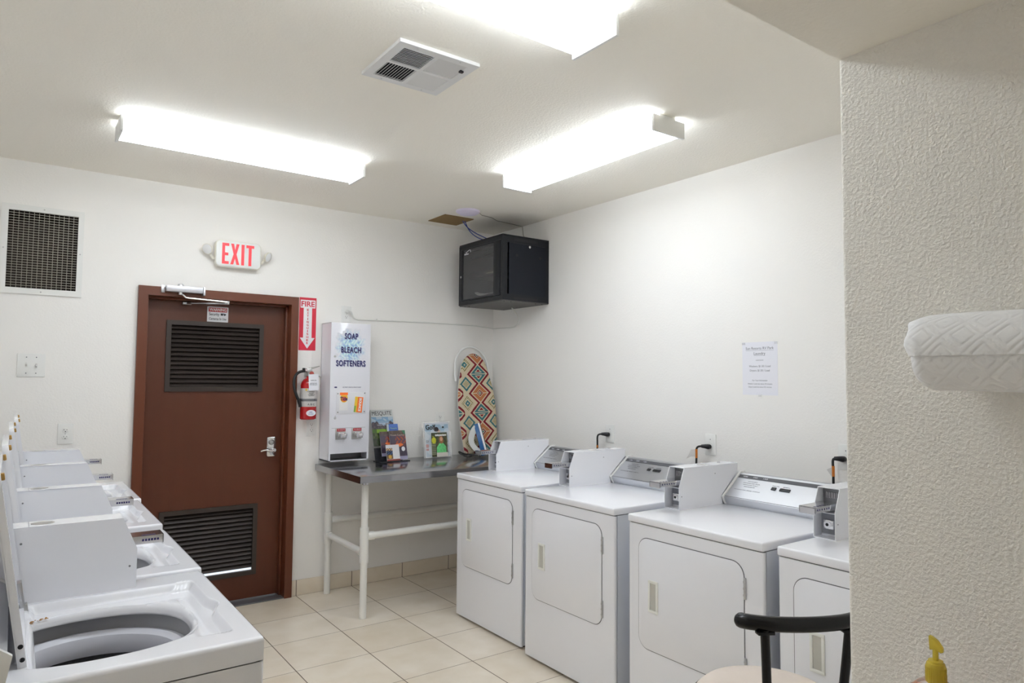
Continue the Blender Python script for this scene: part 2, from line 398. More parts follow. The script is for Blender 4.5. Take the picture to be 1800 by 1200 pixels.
# ceiling air vent
cx, cy = 1.24, 2.34; hw = .169
t = thing('ceiling_air_vent', 'square white four-way ceiling air vent with louvred quarters', 'vent', (cx, cy, H))
VW = mat('vent_enamel', (.72, .72, .72), .35)
b = MB(); f = .034
for a in ((-hw, hw, -hw, -hw+f), (-hw, hw, hw-f, hw), (-hw, -hw+f, -hw+f, hw-f), (hw-f, hw, -hw+f, hw-f), (-.008, .008, -hw+f, hw-f), (-hw+f, -.008, -.008, .008), (.008, hw-f, -.008, .008)):
    b.box(a[0], a[1], a[2], a[3], -.014, -.004)
b.box(-hw, hw, -hw, hw, -.004, -.0, bev=.001)
b.build('frame', VW, t)
b = MB(); b.box(-hw+f, hw-f, -hw+f, hw-f, -.0055, -.0042); b.build('backing', DGREY, t)
q = hw-f-.008
for (sx, sy, dr, tl) in ((-1, -1, 'x', 1), (-1, 1, 'y', 1), (1, -1, 'y', -.62), (1, 1, 'x', -.72)):
    b = MB(); qx = sx*(.008+q/2); qy = sy*(.008+q/2); n = 11
    for k in range(n):
        o_ = -q/2 + q*(k+.5)/n
        if dr == 'x': Mx = Matrix.Translation((qx, qy+o_, -.0110)) @ Matrix.Rotation(math.radians(42*tl), 4, 'X'); b.box(-q/2, q/2, -.0052, .0052, -.0006, .0006, M=Mx)
        else: Mx = Matrix.Translation((qx+o_, qy, -.0110)) @ Matrix.Rotation(math.radians(-42*tl), 4, 'Y'); b.box(-.0052, .0052, -q/2, q/2, -.0006, .0006, M=Mx)
    b.build('louvre_quarter', VW, t)
screws('screw', [(x, y, .0135) for x, y in ((-.09, .155), (.09, .155), (-.09, -.155), (.09, -.155))], .004, .002, STEEL, t, FLIP)
b = MB(); b.box(hw-f-.012, hw-f+.004, -.10, -.088, -.02, -.012); b.build('damper_lever', BLACK, t)

# hardboard patch, ceiling disc, cords
t = tag((lambda b: (b.box(-.125, .125, -.127, .127, -.006, 0), b.build('ceiling_patch', BOARD, loc=(2.657, 4.475, H)))[1])(MB()), 'square of brown hardboard closing a hole in the ceiling above the black cabinet', 'panel')
b = MB(); b.lathe([(0, -.034), (.030, -.033), (.034, -.031), (.036, -.0315), (.060, -.026), (.085, -.012), (.088, -.004), (.086, 0)], 40)
tag(b.build('wireless_access_point', APW, loc=(2.615, 4.165, H)), 'round lilac-white plastic disc on the ceiling near the corner', 'access point')
b = MB(); b.tube([(2.70, 4.15, H-.003), (2.76, 4.20, H-.004), (2.86, 4.22, H-.003), (2.95, 4.28, H-.003), (3.12, 4.30, H-.003), (3.223, 4.32, H-.004), (3.226, 4.315, H-.06), (3.215, 4.28, H-.12), (3.20, 4.27, 2.532)], .0022, 6)
tag(b.build('thin_cord', mat('grey_cord', '8f8a80', .6)), 'thin grey cord running across the ceiling from the disc to the black cabinet', 'cord')
for k, (lab, dx) in enumerate((('upper of the two blue cables hanging from the brown ceiling patch', 0), ('lower, more slack of the two blue cables hanging from the brown ceiling patch', .02))):
    b = MB(); b.tube(bez((2.73+dx, 4.42, H-.008), (2.76+dx, 4.40, H-.09-dx*2), (2.86, 4.37, 2.585-dx*2), (2.98, 4.33-dx, 2.536), 16), .0035, 8)
    tag(b.build('network_cable', BLUE), lab, 'cable', 'blue cables to the cabinet')

# ------------------------------------------------------------ things on the back wall
# return air grille
t = thing('wall_grille', 'large white-framed wire grille high on the wall left of the door', 'vent', (.109, D, 2.193), rot=BACK)
gw, gh = .393, .503; ox, oz = (GX0+GX1)/2-.109, (GZ0+GZ1)/2-2.193; iw, ih = GX1-GX0, GZ1-GZ0
b = MB(); x0, x1, y0, y1 = ox-iw/2, ox+iw/2, oz-ih/2, oz+ih/2
for a in ((-gw/2, x0, -gh/2, gh/2), (x1, gw/2, -gh/2, gh/2), (x0, x1, -gh/2, y0), (x0, x1, y1, gh/2)): b.box(a[0], a[1], a[2], a[3], 0, .009)
b.build('frame', WPLAS, t)
b = MB()
for k in range(1, 14): b.box(x0+iw*k/14-.0012, x0+iw*k/14+.0012, y0, y1, -.006, .000)
for k in range(1, 30): b.box(x0, x1, y0+ih*k/30-.0013, y0+ih*k/30+.0013, -.004, .001)
b.build('wire_grid', GRID, t)
b = MB(); b.box(x0-.01, x1+.01, y0-.01, y1+.01, -.21, -.20)
b.box(x0, x0+.001, y0, y1, -.20, -.01); b.box(x1-.001, x1, y0, y1, -.20, -.01); b.box(x0, x1, y1-.001, y1, -.20, -.01); b.box(x0, x1, y0, y0+.001, -.20, -.01)
b.build('duct', DUCT, t)
screws('screw', [(x, y, .009) for x, y in ((0, gh/2-.015), (0, -gh/2+.015), (gw/2-.015, 0), (-gw/2+.015, 0))], .004, .0025, STEEL, t)

def plate(t, w=.076, h=.118):
    b = MB(); b.prism(rrect(w, h, .004), 0, .005, bev=.0015); return b.build('cover_plate', WPLAS, t)
def duplex(name, label, loc, rot, group='electrical outlets', sc=1):
    t = thing(name, label, 'outlet', loc, group, rot); plate(t)
    for s in (1, -1):
        b = MB(); b.prism([(p[0]*1, p[1]) for p in rrect(.034, .028, .012)], .004, .0065, M=Matrix.Translation((0, s*.0195, 0)), bev=.0006); r_ = b.build('receptacle', WPLAS, t)
        b = MB(); b.box(-.0085, -.0062, s*.0195+.000, s*.0195+.008, .0062, .0068); b.box(.0060, .0080, s*.0195+.001, s*.0195+.007, .0062, .0068)
        b.lathe([(.0028, .0062), (.0028, .0068), (0, .0068)], 8, M=Matrix.Translation((0, s*.0195-.007, 0))); b.build('slots', INK, r_)
    b = MB(); b.lathe([(.003, .005), (.002, .0062), (0, .0064)], 8); b.build('screw', STEEL, t)
    return t
duplex('wall_outlet', 'white duplex outlet on the wall behind the washers, left of the door', (.257, D, 1.150), BACK)
duplex('wall_outlet', 'white duplex outlet on the wall under the fire extinguisher', (1.702, D, 1.137), BACK)
duplex('wall_outlet', 'white duplex outlet on the wall behind the green-jumper magazine', (2.733, D, 1.167), BACK)
to = duplex('wall_outlet', 'white duplex outlet above the soap dispenser with a white plug in it', (1.940, D, 1.946), BACK)
t = thing('light_switch', 'white double toggle light switch on the wall left of the door', 'switch', (.081, D, 1.541), rot=BACK)
b = MB(); b.prism(rrect(.132, .132, .005), 0, .006, bev=.002); b.build('cover_plate', WPLAS, t)
for s in (-1, 1):
    b = MB(); b.box(-.005, .005, -.010, .010, .005, .0068, M=Matrix.Translation((s*.023, 0, 0))); b.box(-.0035, .0035, -.006, .006, .004, .020, bev=.001, M=Matrix.Translation((s*.023, 0, 0)) @ Matrix.Rotation(.45*s, 4, 'X')); b.build('toggle', mat('toggle_plastic', (.68, .66, .64), .4), t)
screws('screw', [(s*.023, y, .006) for s in (-1, 1) for y in (.045, -.045)], .003, .0015, GINK, t)

# exit sign
t = thing('exit_sign', 'white EXIT sign with red letters and two lamp heads above the door', 'sign', (1.168, D, 2.285), rot=BACK)
b = MB(); b.prism(rrect(.286, .176, .03, 6), .004, .055, bev=.006, seg=3); b.build('housing', mat('exit_housing', (.80, .78, .70), .4), t)
b = MB(); b.prism(rrect(.276, .166, .027, 6), .054, .0585, bev=.001); b.build('face', mat('exit_face', (.82, .83, .82), .3), t)
def poly(b, pts, x, z0=.058, z1=.0605): b.prism([(p[0]+x, p[1]) for p in pts], z0, z1)
b = MB(); hh = .068
poly(b, [(0, -hh), (.042, -hh), (.042, -hh+.018), (.017, -hh+.018), (.017, -.012), (.038, -.012), (.038, .006), (.017, .006), (.017, hh-.018), (.042, hh-.018), (.042, hh), (0, hh)], -.104)
poly(b, [(0, hh), (.018, hh), (.026, .026), (.034, hh), (.052, hh), (.035, 0), (.054, -hh), (.036, -hh), (.026, -.028), (.016, -hh), (-.002, -hh), (.017, 0)], -.050)
poly(b, [(0, -hh), (.018, -hh), (.018, hh), (0, hh)], .016)
poly(b, [(0, hh), (.050, hh), (.050, hh-.018), (.034, hh-.018), (.034, -hh), (.016, -hh), (.016, hh-.018), (0, hh-.018)], .046)
b.build('lettering', EXITR, t)
for s, (lx, ly) in ((-1, (-.187, .020)), (1, (.187, .008))):
    b = MB(); b.tube([(s*.138, -.035, .028), (s*.158, -.035, .030), (s*.172, -.012, .036)], .009, 10)
    Mx = Matrix.Translation((lx, ly, .045)) @ Matrix.Rotation(s*.75, 4, 'Y') @ Matrix.Rotation(.35, 4, 'X')
    b.lathe([(0, -.024), (.014, -.020), (.030, -.004), (.034, .008), (.035, .012), (.032, .012)], 24, M=Mx); h_ = b.build('lamp_head', mat('exit_lamp_plastic', (.78, .75, .66), .4), t)
    b = MB(); b.lathe([(.032, .011), (.022, .017), (0, .020)], 24, M=Mx); b.build('lens', mat('lamp_lens', (.85, .85, .85), .12, coat=.6, bump=.0005, bscale=150), h_)

# fire extinguisher sign
t = thing('fire_extinguisher_sign', 'red and white FIRE EXTINGUISHER arrow sign beside the door frame', 'sign', (1.657, D, 1.860), rot=BACK)
b = MB(); b.box(-.060, .060, -.185, .185, 0, .0015); b.build('sign_panel', RED, t)
b = MB(); b.prism([(-.053, .168), (.053, .168), (.053, .112), (.030, .112), (.030, -.097), (.053, -.097), (0, -.173), (-.053, -.097), (-.030, -.097), (-.030, .112), (-.053, .112)], .0015, .002); b.build('arrow', mat('sign_white', (.8, .8, .82), .4), t)
b = MB(); b.prism([(-.018, .184), (.018, .184), (0, .170)], .0016, .0024); b.build('red_notch', RED, t)
text('FIRE', .052, RED, t, 0, .138, .0022, width=.094, bold=.0012)
for k, ch in enumerate('EXTINGUISHER'): text(ch, .021, RED, t, 0, .098 - k*.0212, .0022, width=(.014 if ch != 'I' else .005), bold=.0006)

# security cameras sign on the door
t = thing('warning_sign', 'small WARNING security cameras sign at the top of the brown door', 'sign', (1.083, D+py0, 1.897), rot=BACK)
b = MB(); b.prism(rrect(.132, .100, .003), 0, .0015); b.build('sign_panel', mat('sign_plate_grey', (.62, .62, .64), .4), t)
b = MB(); b.box(-.057, .057, .016, .044, .0015, .0018); b.build('red_band', mat('warning_red', 'a01c20', .4), t)
text('WARNING', .026, mat('warning_white', (.8, .8, .8), .5), t, 0, .030, .0020, width=.106, bold=.0006)
text('Security', .026, INK, t, -.022, .000, .0018, width=.064, bold=.0005)
text('Cameras In Use', .022, INK, t, 0, -.030, .0018, width=.108, bold=.0003)
b = MB(); b.box(.018, .034, -.006, .008, .0015, .002, M=Matrix.Rotation(.0, 4, 'Z')); b.prism([(.034, .009), (.052, .004), (.052, -.002), (.040, -.008)], .0015, .002); b.build('camera_pictogram', INK, t)

# fire extinguisher
t = thing('fire_extinguisher', 'red fire extinguisher with black hose and paper tag on the wall by the door', 'fire extinguisher', (1.652, D-.070, 1.199), )
b = MB(); r = .0545; prof = [(0, .004), (r-.006, .0), (r, .005), (r, .235), (r-.006, .256), (r-.02, .274), (.018, .284), (.015, .300), (0, .300)]
b.lathe(prof, 36); b.build('cylinder', XRED, t)
b = MB(); b.lathe([(r+.0004, .088), (r+.0008, .089), (r+.0008, .212), (r+.0004, .213)], 36); lb = b.build('label_sleeve', mat('label_silver', 'c9c5c3', .4, vary=.12, vscale=80), t)
TOY = lambda a, z, rr=r+.0012: Matrix.Translation((rr*math.sin(a), -rr*math.cos(a), z)) @ Matrix.Rotation(a, 4, 'Z') @ BACK.to_4x4()
for a, z, s, tx in ((-.1, .190, .008, 'FIRE EXTINGUISHER'), (0, .172, .0055, 'INSTRUCTIONS\nPULL PIN\nAIM AT BASE OF FIRE\nSQUEEZE LEVER'), (.0, .103, .020, 'A B C')):
    text(tx, s, INK, lb, 0, 0, M=TOY(a, z), width=.05)
b = MB(); b.box(-.02, -.008, -.006, .006, 0, .0006, M=TOY(-.35, .203)); b.build('yellow_patch', GOLD, lb)
b = MB(); b.lathe([(r+.001, .125), (r+.003, .126), (r+.003, .141), (r+.001, .142)], 36); b.build('strap', MGREY, t)
b = MB()
N = 28; b.prism([(.033*math.cos(2*PI*k/N), .021*math.sin(2*PI*k/N)) for k in range(N)], 0, .0008, M=TOY(.0, .045, r+.0006)); ov = b.build('oval_sticker', PAPER, t)
text('ABC\nservice', .012, BLUE, ov, 0, 0, M=TOY(0, .045, r+.002), width=.035)
b = MB(); b.cyl((0, 0, .296), (0, 0, .325), .016); b.box(-.020, .018, -.014, .014, .318, .350, bev=.004); b.cyl((-.018, -.004, .334), (-.040, -.004, .336), .009); b.build('valve', mat('valve_metal', (.55, .55, .55), .3, .9), t)
b = MB(); b.box(-.045, -.030, -.014, .010, .322, .352, bev=.002); b.build('hose_coupling', BLACK, t)
b = MB(); b.tube([(0, 0, .350), (.03, -.002, .354), (.072, -.004, .366)], [.006, .006, .004], 8); b.tube([(0, 0, .322), (.04, -.002, .306), (.086, -.004, .290)], [.006, .006, .004], 8); b.build('squeeze_handle', mat('handle_steel', (.5, .49, .46), .3, .9), t)
b = MB(); b.lathe([(0, .004), (.014, .003), (.0155, 0), (.0155, -.004), (0, -.005)], 20, M=Matrix.Translation((.012, -.020, .314)) @ BACK.to_4x4()); b.build('gauge', mat('gauge_red', 'b05048', .4), t)
b = MB(); b.tube(bez((-.036, -.004, .330), (-.135, -.004, .330), (-.115, -.02, .19), (-.066, -.012, .125), 20) + [Vector((-.062, -.012, .085))], .0095, 12); b.build('hose', RUBBER, t)
b = MB(); b.tube([(-.072, -.012, .140), (-.066, -.012, .118), (-.060, -.014, .088)], [.012, .013, .009], 10); b.build('nozzle', BLACK, t)
b = MB(); b.box(-.021, .049, 0, .0008, -.108, .003, M=Matrix.Translation((-.004, -r-.008, .306)) @ Matrix.Rotation(-.05, 4, 'Y')); tg = b.build('paper_tag', PAPER, t)
text('INSPECTED\n\nJAN FEB MAR\nAPR MAY JUN', .010, GINK, tg, 0, 0, M=Matrix.Translation((.010, -r-.0092, .252)) @ BACK.to_4x4(), width=.05)
b = MB(); b.box(-.010, .010, .052, .070, .29, .33); b.box(-.006, .006, .015, .060, .318, .324); b.box(-.008, .008, .050, .070, .05, .26); b.build('wall_bracket', STEEL, t)

# soap dispenser
t = thing('soap_dispenser', 'tall white wall-hung laundry soap vending box above the steel table', 'vending machine', (1.908, D, .913), rot=BACK)
sw, sh, sd = .292, .955, .178; SO = mat('dispenser_enamel', (.80, .80, .86), .22, coat=.3)
b = MB()
b.box(-sw/2, -sw/2+.004, 0, sh, 0, sd-.004); b.box(sw/2-.004, sw/2, 0, sh, 0, sd-.004); b.box(-sw/2, sw/2, sh-.004, sh, 0, sd-.004); b.box(-sw/2, sw/2, 0, .006, 0, sd); b.box(-sw/2, sw/2, 0, sh, 0, .004)
b.box(-sw/2, -sw/2+.012, 0, .06, sd-.01, sd); b.box(sw/2-.012, sw/2, 0, .06, sd-.01, sd); b.build('case', SO, t)
b = MB(); b.box(-sw/2, sw/2, .052, sh, sd-.006, sd+.002, bev=.0015); fr = b.build('front_door', SO, t)
b = MB(); b.box(-sw/2+.005, sw/2-.005, .007, .05, .06, .065); b.box(-sw/2+.005, sw/2-.005, .0062, .0075, .06, sd-.003); b.build('tray', MGREY, t)
FZ = sd+.002
def bub(u, v):
    x, y = (u-.5)*2, (v-.5)*2; rr = math.hypot(x, y*1.0)
    rr += .10*math.sin(9*math.atan2(y, x)+1)+.06*math.sin(23*math.atan2(y, x))
    if rr > 1.02: return None
    n = .5+.5*math.sin(x*17+y*9+2*math.sin(y*11))*math.sin(y*15-x*6+1.5*math.sin(x*13))
    c = [(.70, .86, .90), (.50, .66, .84)][0 if n > .45 else 1]
    if n > .85: c = (.88, .95, .96)
    k = max(0, min(1, (1.0-rr)*1.8)); k *= .9
    bw = (.80, .80, .86); return tuple(bw[i]*(1-k) + c[i]**1.9*k for i in range(3))
paint('bubble_print', .230, .262, bub, fr, VCM, .003, FZ+.0004, .0002, (-.118, .655, 0))
LSH = mat('lettering_shadow', '8f93b4', .6)
for tx, y, wd in (('SOAP', .862, .098), ('BLEACH', .766, .146), ('SOFTENERS', .672, .216)):
    text(tx, .056, LSH, fr, .004, y-.004, FZ+.0008, 'lettering_shadow', wd, .0016, space=1.12)
    text(tx, .056, NAVY, fr, 0, y, FZ+.0014, 'lettering', wd, .0013, space=1.12)
text('USE CORRECT COINS, PULL KNOB OUT SLOWLY', .010, NAVY, fr, .012, .507, FZ+.0003, width=.135)
b = MB(); b.prism([(.011*math.cos(a*PI/8), .005*math.sin(a*PI/8)) for a in range(16)], 0, .0006, M=Matrix.Translation((-.106, .507, FZ))); b.build('maker_mark', NAVY, fr)
b = MB(); b.box(-.100, .118, .322, .473, FZ, FZ+.003, bev=.001); wn = b.build('display_window', mat('window_acrylic', (.76, .76, .80), .1, coat=.5), fr)
screws('window_screw', [(x, y, FZ+.003) for x, y in ((-.09, .463), (.108, .466), (-.088, .335), (.107, .337))], .0045, .0025, MGREY, wn)
z = FZ+.0034
b = MB(); b.box(-.078, -.018, .348, .470, z, z+.0006); bx = b.build('product_picture', mat('soap_box_white', (.80, .79, .79), .5), wn)
b = MB(); N = 24; b.prism([(-.046+.027*math.cos(2*PI*k/N), .432+.030*math.sin(2*PI*k/N)) for k in range(N)], z+.0006, z+.001); b.build('print_rings', GOLD, bx)
b = MB(); b.box(-.076, -.018, .452, .471, z+.0006, z+.0012); b.build('print_band', ORG, bx)
b = MB(); b.prism([(-.046+.019*math.cos(2*PI*k/N), .426+.019*math.sin(2*PI*k/N)) for k in range(N)], z+.001, z+.0014); b.build('print_centre', ORG, bx)
text('Tide', .036, NAVY, bx, -.047, .427, z+.0018, width=.052, bold=.0012)
Mx = Matrix.Translation((.062, .386, z)) @ Matrix.Rotation(-.10, 4, 'Z')
b = MB(); b.box(-.030, .030, -.054, .054, 0, .0006, M=Mx); b2 = b.build('product_picture', GOLD, wn)
b = MB(); b.box(-.010, .030, -.054, .054, .0006, .001, M=Mx); b.build('print_band', ORG, b2)
b = MB(); b.box(-.030, -.018, -.054, -.01, .0006, .001, M=Mx); b.build('print_corner', mat('green_print', '7fae4a', .5), b2)
text('BOUNCE', .024, mat('bounce_white', (.8, .78, .8), .5), b2, 0, 0, M=Mx @ Matrix.Translation((.010, 0, .0012)) @ Matrix.Rotation(-PI/2, 4, 'Z'), width=.092, bold=.0012)
b = MB(); b.lathe([(.008, 0), (.008, .006), (.006, .008), (0, .008)], 16, M=Matrix.Translation((-.108, .296, FZ))); b.box(-.110, -.106, .296, .312, FZ+.004, FZ+.010); b.build('lock', CHROME, fr)
b = MB(); b.lathe([(.008, 0), (.008, .003), (0, .004)], 16, M=Matrix.Translation((-.116, .720, FZ))); b.build('upper_lock', STEEL, fr)
b = MB(); b.box(-.128, .118, .226, .2275, FZ-.0005, FZ+.0003); b.build('seam', GINK, fr)
for cxx in (-.062, .056):
    b = MB(); b.box(cxx-.040, cxx+.034, .148, .224, FZ, FZ+.004, bev=.001); cm = b.build('coin_mechanism', STEEL, fr)
    b = MB(); b.box(cxx-.030, cxx+.030, .204, .223, FZ+.004, FZ+.007); b.build('price_strip', mat('price_red', 'a8242c', .5), cm)
    text('75 CENTS', .010, PAPER, cm, cxx, .2135, FZ+.0072, width=.05)
    b = MB(); b.box(cxx-.024, cxx+.018, .160, .196, FZ+.004, FZ+.016, bev=.001); b.box(cxx-.018, cxx+.014, .162, .190, FZ+.016, FZ+.070, bev=.001); b.build('slide', CHROME, cm)
    b = MB(); b.box(cxx+.020, cxx+.030, .172, .190, FZ+.004, FZ+.040, bev=.001); b.build('quarter_slots', MGREY, cm)

# white cord from the high outlet along the walls to the cabinet
b = MB(); b.lathe([(0, .032), (.012, .030), (.014, .012), (.012, .005)], 14, M=Matrix.Translation((1.940, D, 1.966)) @ BACK.to_4x4())
pts = [(1.940, D-.028, 1.968)] + bez((1.940, D-.030, 1.968), (1.995, D-.03, 1.975), (1.955, D-.012, 1.915), (2.03, D-.005, 1.912), 12) + [Vector((2.6, D-.005, 1.922)), Vector((3.05, D-.005, 1.920)), Vector((3.215, D-.006, 1.906)), Vector((W-.006, D-.014, 1.905)), Vector((W-.006, 4.47, 1.900))] + bez((W-.006, 4.47, 1.900), (W-.012, 4.34, 1.90), (W-.04, 4.27, 1.97), (W-.10, 4.33, 2.042), 12)[1:]
b.tube(pts, .0048, 8)
for x in (2.18, 3.02): b.lathe([(.006, .0), (.006, .009), (0, .010)], 8, M=Matrix.Translation((x, D, 1.917+.004)) @ BACK.to_4x4())
tag(b.build('power_cord', WCAB), 'white power cord plugged in above the soap dispenser and clipped along the walls', 'cord')

# ------------------------------------------------------------ network cabinet
rx0, rx1, ry0, ry1, rz0, rz1 = 2.802, W-.003, 3.992, 4.582, 2.050, 2.530
t = thing('network_cabinet', 'black wall-mounted network cabinet with a smoked glass door in the ceiling corner', 'cabinet', (rx0, ry0, rz0))
X, Y, Z = rx1-rx0, ry1-ry0, rz1-rz0
b = MB(); e = .032
b.box(0, X, 0, Y, Z-.012, Z, bev=.004); b.box(X-.004, X, 0, Y, 0, Z)
for y in (0, Y-.03): b.box(.012, .045, y, y+.03, .0045, Z-.0125); b.box(X-.03, X-.0045, y, y+.03, .0045, Z-.0125)
for z in (.0045, Z-.0575):
    b.box(.045, X-.03, 0, .03, z, z+.045); b.box(.045, X-.03, Y-.03, Y, z, z+.045); b.box(.012, .045, .03, Y-.03, z, z+.045)
b.box(0, .0119, 0, Y, Z-.040, Z-.0125); b.box(0, .0119, 0, Y, .0045, .035); b.box(0, .0119, Y-.02, Y, .035, Z-.040); b.box(0, .0119, 0, .024, .035, Z-.040)
b.build('frame', RACK, t)
b = MB(); b.box(.006, X, .004, Y-.004, -.002, .004); bt = b.build('bottom_panel', RACKB, t)
screws('rivet', [(x, -y, .002) for x, y in ((.04, .03), (.10, .03), (X-.04, .03), (X-.1, .03), (.04, Y-.03), (.04, Y-.09))], .006, .004, BLACK, bt, FLIP)
b = MB(); b.box(.060, X-.004, .002, .006, .046, Z-.046); sp = b.build('side_panel', RACKP, t)
b = MB(); b.lathe([(.010, 0), (.010, .005), (.008, .007), (0, .007)], 16, M=Matrix.Translation((.245, .002, Z-.072)) @ BACK.to_4x4()); b.build('side_lock', CHROME, sp)
b = MB()
for x, z in ((.130, .335), (.345, .335)): b.lathe([(.011, 0), (.011, .001), (0, .001)], 16, M=Matrix.Translation((x, .002, z)) @ BACK.to_4x4())
b.box(.10, .32, -.0008, .003, Z-.040, Z-.022); b.box(.10, .32, -.0008, .003, .014, .030); b.build('vent_slots', DGREY, sp)
b = MB(); b.box(.045, X-.02, Y-.006, Y-.002, .04, Z-.04); b.build('side_panel', RACKP, t)
# glass door: frame stiles and pane
b = MB()
b.box(-.004, .010, .026, .110, .037, Z-.042, bev=.002); b.box(-.004, .010, Y-.062, Y-.022, .037, Z-.042, bev=.002); b.box(-.002, .008, .110, Y-.062, .037, .048); b.box(-.002, .008, .110, Y-.062, Z-.052, Z-.042)
dr_ = b.build('door', RACK, t)
GL = mat('smoked_glass', (.16, .16, .165), .04, alpha=.38, spec=.6)
b = MB(); b.box(0, .004, .108, Y-.060, .046, Z-.050); b.build('glass_pane', GL, dr_)
b = MB(); b.lathe([(.009, 0), (.009, .005), (0, .006)], 16, M=Matrix.Translation((-.004, Y-.042, .225)) @ RIGHT.to_4x4()); b.build('door_lock', CHROME, dr_)
lg = MB()
lg.tube(bez((-.0015, Y-.098, .405), (-.0015, Y-.14, .425), (-.0015, Y-.175, .435), (-.0015, Y-.165, .405), 10), .0022, 6); lo = lg.build('logo_swoosh', PAPER, dr_)
text('NavePoint', .016, PAPER, lo, 0, 0, M=Matrix.Translation((-.0012, Y-.108, .397)) @ RIGHT.to_4x4(), width=.060, bold=.0005)
t2 = thing('network_switch', 'dark network switch with a row of ports inside the cabinet behind the glass', 'electronics', (rx0+.06, ry0+.06, rz0+.215))
b = MB(); b.box(0, .22, 0, .46, 0, .044, bev=.002); b.build('case', BLACK, t2)
b = MB(); b.box(-.002, .001, .05, .26, .008, .034); pp = b.build('port_row', mat('port_brown', (.10, .085, .06), .6), t2)
b = MB()
for k in range(9): b.box(-.003, -.001, .06+k*.02, .068+k*.02, .014, .020)
b.build('port_lights', mat('port_light', (.5, .5, .3), .4, emit=.6), t2)
t3 = thing('patch_panel', 'dark patch panel with a line of small white marks at the top of the cabinet', 'electronics', (rx0+.06, ry0+.06, rz0+.375))
b = MB(); b.box(0, .03, 0, .46, 0, .044, bev=.001); b.build('panel', RACK, t3)
b = MB()
for k in range(12): b.box(-.001, .001, .06+k*.026, .066+k*.026, .022, .026)
b.build('port_marks', GINK, t3)
b = MB()
for k in range(4):
    y0_ = ry0+.10+k*.01; b.tube(bez((rx0+.04, ry0+.42-k*.012, rz0+.095), (rx0+.035, ry0+.34, rz0+.035+k*.012), (rx0+.045, ry0+.22, rz0+.105-k*.012), (rx0+.05, ry0+.08, rz0+.055+k*.008), 14), .0035, 6)
tag(b.build('cable_bundle', WCAB), 'bundle of pale cables lying in the bottom of the cabinet behind the glass', 'cable')

# ------------------------------------------------------------ right wall: notice and outlets
t = thing('paper_notice', 'white printed laundry price notice taped to the right-hand wall', 'notice', (W, 2.199, 1.553), rot=RIGHT)
b = MB(); b.box(-.107, .107, -.142, .142, 0, .0008); b.build('sheet', PAPER, t)
text('Sun Resorts RV Park', .020, GINK, t, 0, .108, .0008, width=.170); text('Laundry', .022, GINK, t, 0, .080, .0008, width=.070)
b = MB(); b.box(-.085, .085, .0965, .0975, .0008, .0012); b.box(-.035, .035, .069, .070, .0008, .0012); b.build('underline', GINK, t)
text('operation', .009, GINK, t, 0, .045, .0008, width=.045)
text('Washers: $1.50 / Load', .015, GINK, t, 0, .012, .0008, width=.130); text('Dryers: $1.50 / Load', .015, GINK, t, 0, -.011, .0008, width=.120)
text('For Your Information', .011, GINK, t, 0, -.064, .0008, width=.090); text('Washer Loads last about 30 minutes', .010, GINK, t, 0, -.082, .0008, width=.148); text('Dryer Loads last about 45 minutes', .010, GINK, t, 0, -.099, .0008, width=.140)
b = MB()
for x, y in ((-.098, .135), (.098, .135), (0, -.145)): b.box(x-.010, x+.010, y-.006, y+.006, .0008, .0012)
b.build('tape', mat('clear_tape', (.9, .9, .9), .3, alpha=.25), t)
def single(label, y, z): 
    t = thing('wall_outlet', label, 'outlet', (W, y, z), 'electrical outlets', RIGHT); plate(t, .076, .120)
    b = MB(); b.lathe([(.017, .004), (.017, .0065), (0, .0065)], 20); b.build('receptacle', WPLAS, t)
    b = MB(); b.lathe([(.003, .005), (0, .0065)], 8, M=Matrix.Translation((0, .03, 0))); b.build('screw', GINK, t)
def cord(label, y, z, ytop, ztop, orange, paper):
    b = MB(); b.tube([(W-.006, y, z), (W-.022, y, z), (W-.034, y+.010, z+.002), (W-.042, y+.030, z+.002)], [.013, .015, .012, .009], 12)
    pl = b.build('plug', BLACK)
    t = thing('dryer_cord', label, 'cord', (W-.006, y, z), 'black dryer cords on the right wall'); pl.parent = t; pl.location = (-(W-.006), -y, -z)
    pts = bez((W-.040, y+.026, z+.001), (W-.050, ytop+.006, z+.002), (W-.052, ytop+.002, z-.015), (W-.052, ytop, z-.05), 10) + [Vector((W-.052, ytop, ztop)), Vector((W-.060, ytop, .9))]
    b = MB(); b.tube(pts, .0058, 10); o_ = b.build('cable', RUBBER, t, (-(W-.006), -y, -z))
    b = MB(); b.tube([(W-.052, ytop, orange[0]), (W-.052, ytop, orange[1])], .0068, 10); b.build('orange_tag', ORANGE, t, (-(W-.006), -y, -z))
    if paper:
        b = MB(); b.prism(paper, 0, .0008, M=Matrix.Translation((W-.056, ytop, 0)) @ RIGHT.to_4x4()); b.build('paper_tag', mat('tag_grey', (.62, .60, .58), .6), t, (-(W-.006), -y, -z))
single('white outlet on the right wall nearest the corner, behind the second dryer', 3.335, 1.130)
single('white outlet on the right wall under the price notice, behind the third dryer', 2.522, 1.123)
single('white outlet on the right wall half hidden by the textured partition', 1.735, 1.127)
cord('black dryer cord plugged into the outlet nearest the corner', 3.345, 1.125, 3.405, 1.05, (1.035, 1.052), None)
cord('black dryer cord with orange tag and white paper flag', 2.525, 1.112, 2.582, 1.05, (1.045, 1.095), [(-.055, 1.055), (-.035, 1.09), (-.002, 1.095), (-.002, 1.052), (-.035, 1.05), (-.07, 1.035)])
cord('black dryer cord with orange tag beside the partition edge', 1.742, 1.118, 1.772, 1.00, (1.035, 1.085), [(-.030, 1.065), (-.002, 1.080), (-.002, 1.030)])

